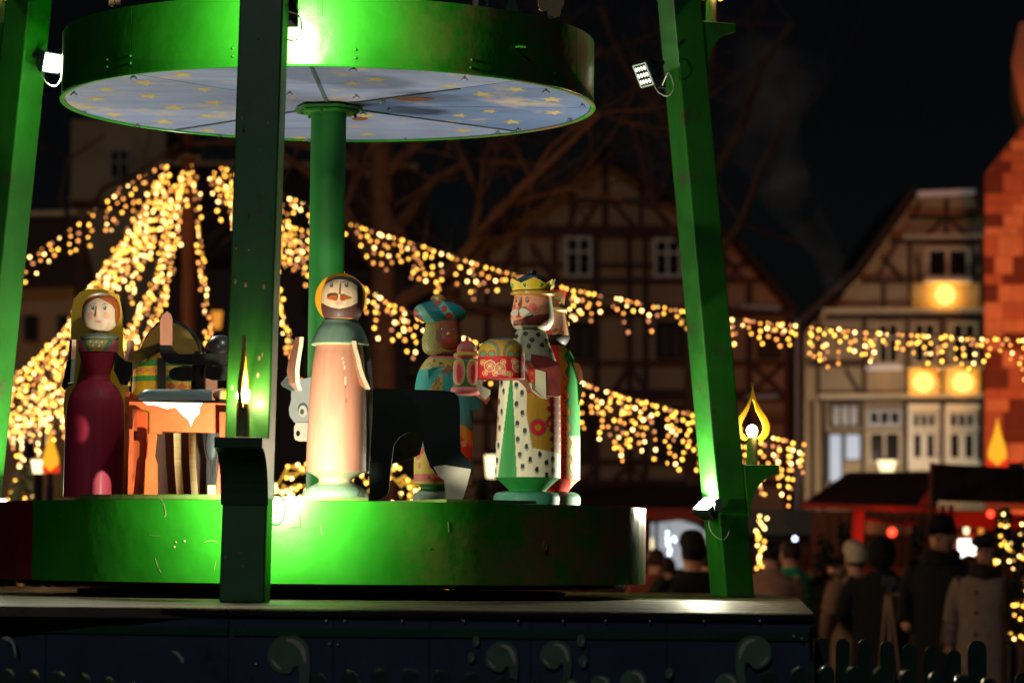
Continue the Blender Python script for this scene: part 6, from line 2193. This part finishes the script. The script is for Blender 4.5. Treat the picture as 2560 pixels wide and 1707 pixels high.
person('tall visitor in a black beanie and long black coat facing the pyramid', 2357, 1306, 27.0, 1.85, '#0c0d12', hat='#08090b', facing=150, wide=1.22, arms='pocket', scarf='#0d0e12')
person('visitor in dark beret, thick dark scarf and buttoned grey tweed coat', 2472, 1342, 26.0, 1.7, '#84746a', hat='#12141a', hatkind='beret', facing=150, wide=1.25, scarf='#241a20', buttons=True, arms='down')
person('visitor in pale bobble knit hat and grey brown jacket seen from behind', 2140, 1368, 28.5, 1.7, '#8a6a54', hat='#e0d0b0', facing=20, wide=1.1, arms='pocket', lower='#1c2430')
person('visitor in black hooded coat beside the wooden easel, back turned', 2205, 1352, 28.0, 1.75, '#08080c', hat='#08080c', hatkind='hood', facing=-25, wide=1.3, arms='pocket')
person('visitor in bright green jacket behind the right post', 1978, 1352, 30.5, 1.75, '#1aa068', facing=30, wide=1.1, arms='up', hair='#3a2014')
person('dark haired visitor in a light brown coat close to the right post', 1925, 1352, 29.5, 1.7, '#a87c64', facing=0, wide=1.15, arms='up', hair='#120d0a')
person('visitor in black before the white tent, back turned', 1735, 1346, 25.0, 1.75, '#070708', hat='#08080a', facing=15, wide=1.4, arms='pocket')
person('visitor in dark red brown coat right of the lower turntable edge', 1638, 1372, 31.0, 1.65, '#8a3c24', facing=-30, wide=1.1, arms='down', hair='#4a2414')
person('visitor in dark coat seen between turntable and white tent', 1668, 1392, 32.0, 1.65, '#1a1418', facing=10, wide=1.0, arms='down')
person('black coated visitor hidden partly by the foot of the right post', 1772, 1366, 26.0, 1.7, '#0a0a0c', facing=-10, wide=1.1, arms='pocket')
person('visitor with reddish brown hair under the bright stall lamp', 2424, 1388, 29.0, 1.62, '#4a2a20', facing=10, wide=1.0, arms='down', hair='#6a2c18')
person('visitor in dark clothes behind the fir near the pale hat', 2092, 1392, 31.5, 1.62, '#201a1c', facing=160, wide=1.0, arms='down')

# wooden easel sign frame
es = thing('wooden_easel', 'pale wooden tripod easel standing between the dark coats', 'easel', Vector((P(2225, 1393, 26.5).x, 26.5, 0)))
M['palewood'] = mat('pale_planed_pine', '#c09a6a', .6, .2, 10, .1, stretch=(1, 1, .1))
for name_, a, b, w_ in (('leg', (2216, 1482), (2196, 1700), 5), ('leg', (2220, 1482), (2228, 1700), 8), ('leg', (2224, 1482), (2250, 1700), 5), ('crossbar', (2212, 1484), (2248, 1486), 6)):
    MB().bar(P(a[0], a[1], 26.4), P(b[0], b[1], 26.4), w_ * 26.4 / F, .03).build(name_, 'palewood', es)
plate('clip', [(2206, 1440), (2240, 1440), (2240, 1462), (2230, 1462), (2228, 1480), (2220, 1480), (2218, 1462), (2206, 1462)], 26.38, .02, 'greydark', 'greydark', es)

# ------------------------------------------------------------------ picket fence
M['picket'] = mat('dark_green_picket_paint', (.014, .05, .03), .4, .3, 8, .2, coat=.2)
def picket_mesh(wd, h, t):
    b = MB()
    pts = [Vector((-wd / 2, 0, 0)), Vector((wd / 2, 0, 0)), Vector((wd / 2, 0, h - wd / 2))]
    for k in range(1, 8):
        g = k / 8 * math.pi
        pts.append(Vector((wd / 2 * math.cos(g), 0, h - wd / 2 + wd / 2 * math.sin(g))))
    pts.append(Vector((-wd / 2, 0, h - wd / 2)))
    b.prism(pts, Vector((0, t, 0)))
    return b
def picket_fence(label, tops, Y, wpx, grp='green picket fence panels'):
    s = Y / F
    x0 = P(tops[0][0], tops[0][1], Y)
    T = thing('picket_fence', label, 'fence', Vector((x0.x, Y, 0)), grp)
    for px, py in tops:
        q = P(px, py, Y)
        me = picket_mesh(wpx * s, q.z, .018).mesh('picket', ['picket'])
        part('picket', me, T, Vector((q.x, Y, 0)))
    xe = P(tops[-1][0], tops[-1][1], Y).x
    for z in (.35, .95):
        MB().bar((x0.x - .05, Y + .032, z), (xe + .05, Y + .032, z), .05, .024).build('rail', 'picket', T)
    return T
picket_fence('near picket panel at the lower left corner with rounded tops falling to the right', [(-60, 1668), (0, 1670), (14, 1672)][:1] + [(14, 1672), (76, 1675), (142, 1679), (204, 1684), (266, 1693), (330, 1706)], 8.1, 40)
picket_fence('near picket panel below the painted scrolls with an arched row of tops', [(795, 1684), (873, 1676), (950, 1672), (1026, 1671), (1105, 1674), (1180, 1682), (1262, 1690), (1340, 1699)], 8.1, 44)
picket_fence('near picket panel at the lower right, tops dropping towards the picture edge', [(1925, 1676), (2000, 1668), (2068, 1664), (2136, 1665), (2205, 1667), (2272, 1672), (2341, 1678), (2408, 1685), (2474, 1693)], 8.1, 41)
picket_fence('far picket panel right of the stage in front of the visitors', [(2054, 1594), (2108, 1595), (2163, 1597), (2218, 1602), (2275, 1608), (2330, 1615), (2386, 1624)], 10.6, 34)
picket_fence('close picket panel at the right corner with taller post', [(2444, 1600), (2560, 1680), (2600, 1684)], 10.2, 46)

# ------------------------------------------------------------------ smoke from a chimney drifting over the square
def smoke():
    b = MB()
    path = [P(2085, 730, 64), P(2080, 660, 64), P(2040, 590, 64), P(1980, 500, 63), P(1930, 400, 63), P(1900, 290, 62), P(1960, 130, 62)]
    q = cat_rom(path, .4)
    b.tube(q, [.25 + .8 * i / len(q) for i in range(len(q))], 16)
    m = bpy.data.materials.new('chimney_smoke')
    m.use_nodes = True
    nt = m.node_tree
    N, L = nt.nodes, nt.links
    N.remove(N['Principled BSDF'])
    v = N.new('ShaderNodeVolumePrincipled')
    v.inputs['Color'].default_value = (.8, .82, .85, 1)
    tc = N.new('ShaderNodeTexCoord')
    nz = N.new('ShaderNodeTexNoise'); nz.inputs['Scale'].default_value = .9; nz.inputs['Detail'].default_value = 4; nz.inputs['Distortion'].default_value = .6
    L.new(tc.outputs['Object'], nz.inputs['Vector'])
    mr = N.new('ShaderNodeMapRange'); mr.inputs[1].default_value = .42; mr.inputs[2].default_value = .75; mr.inputs[4].default_value = .2
    L.new(nz.outputs['Fac'], mr.inputs[0]); L.new(mr.outputs[0], v.inputs['Density'])
    L.new(v.outputs[0], N['Material Output'].inputs['Volume'])
    m.cycles.volume_sampling = 'MULTIPLE_IMPORTANCE'
    o = b.build('smoke', m, smooth=True)
    tag(o, 'faint grey smoke rising from a chimney between the two timbered houses', 'smoke', kind='stuff')
smoke()
SC.cycles.volume_step_rate = 2
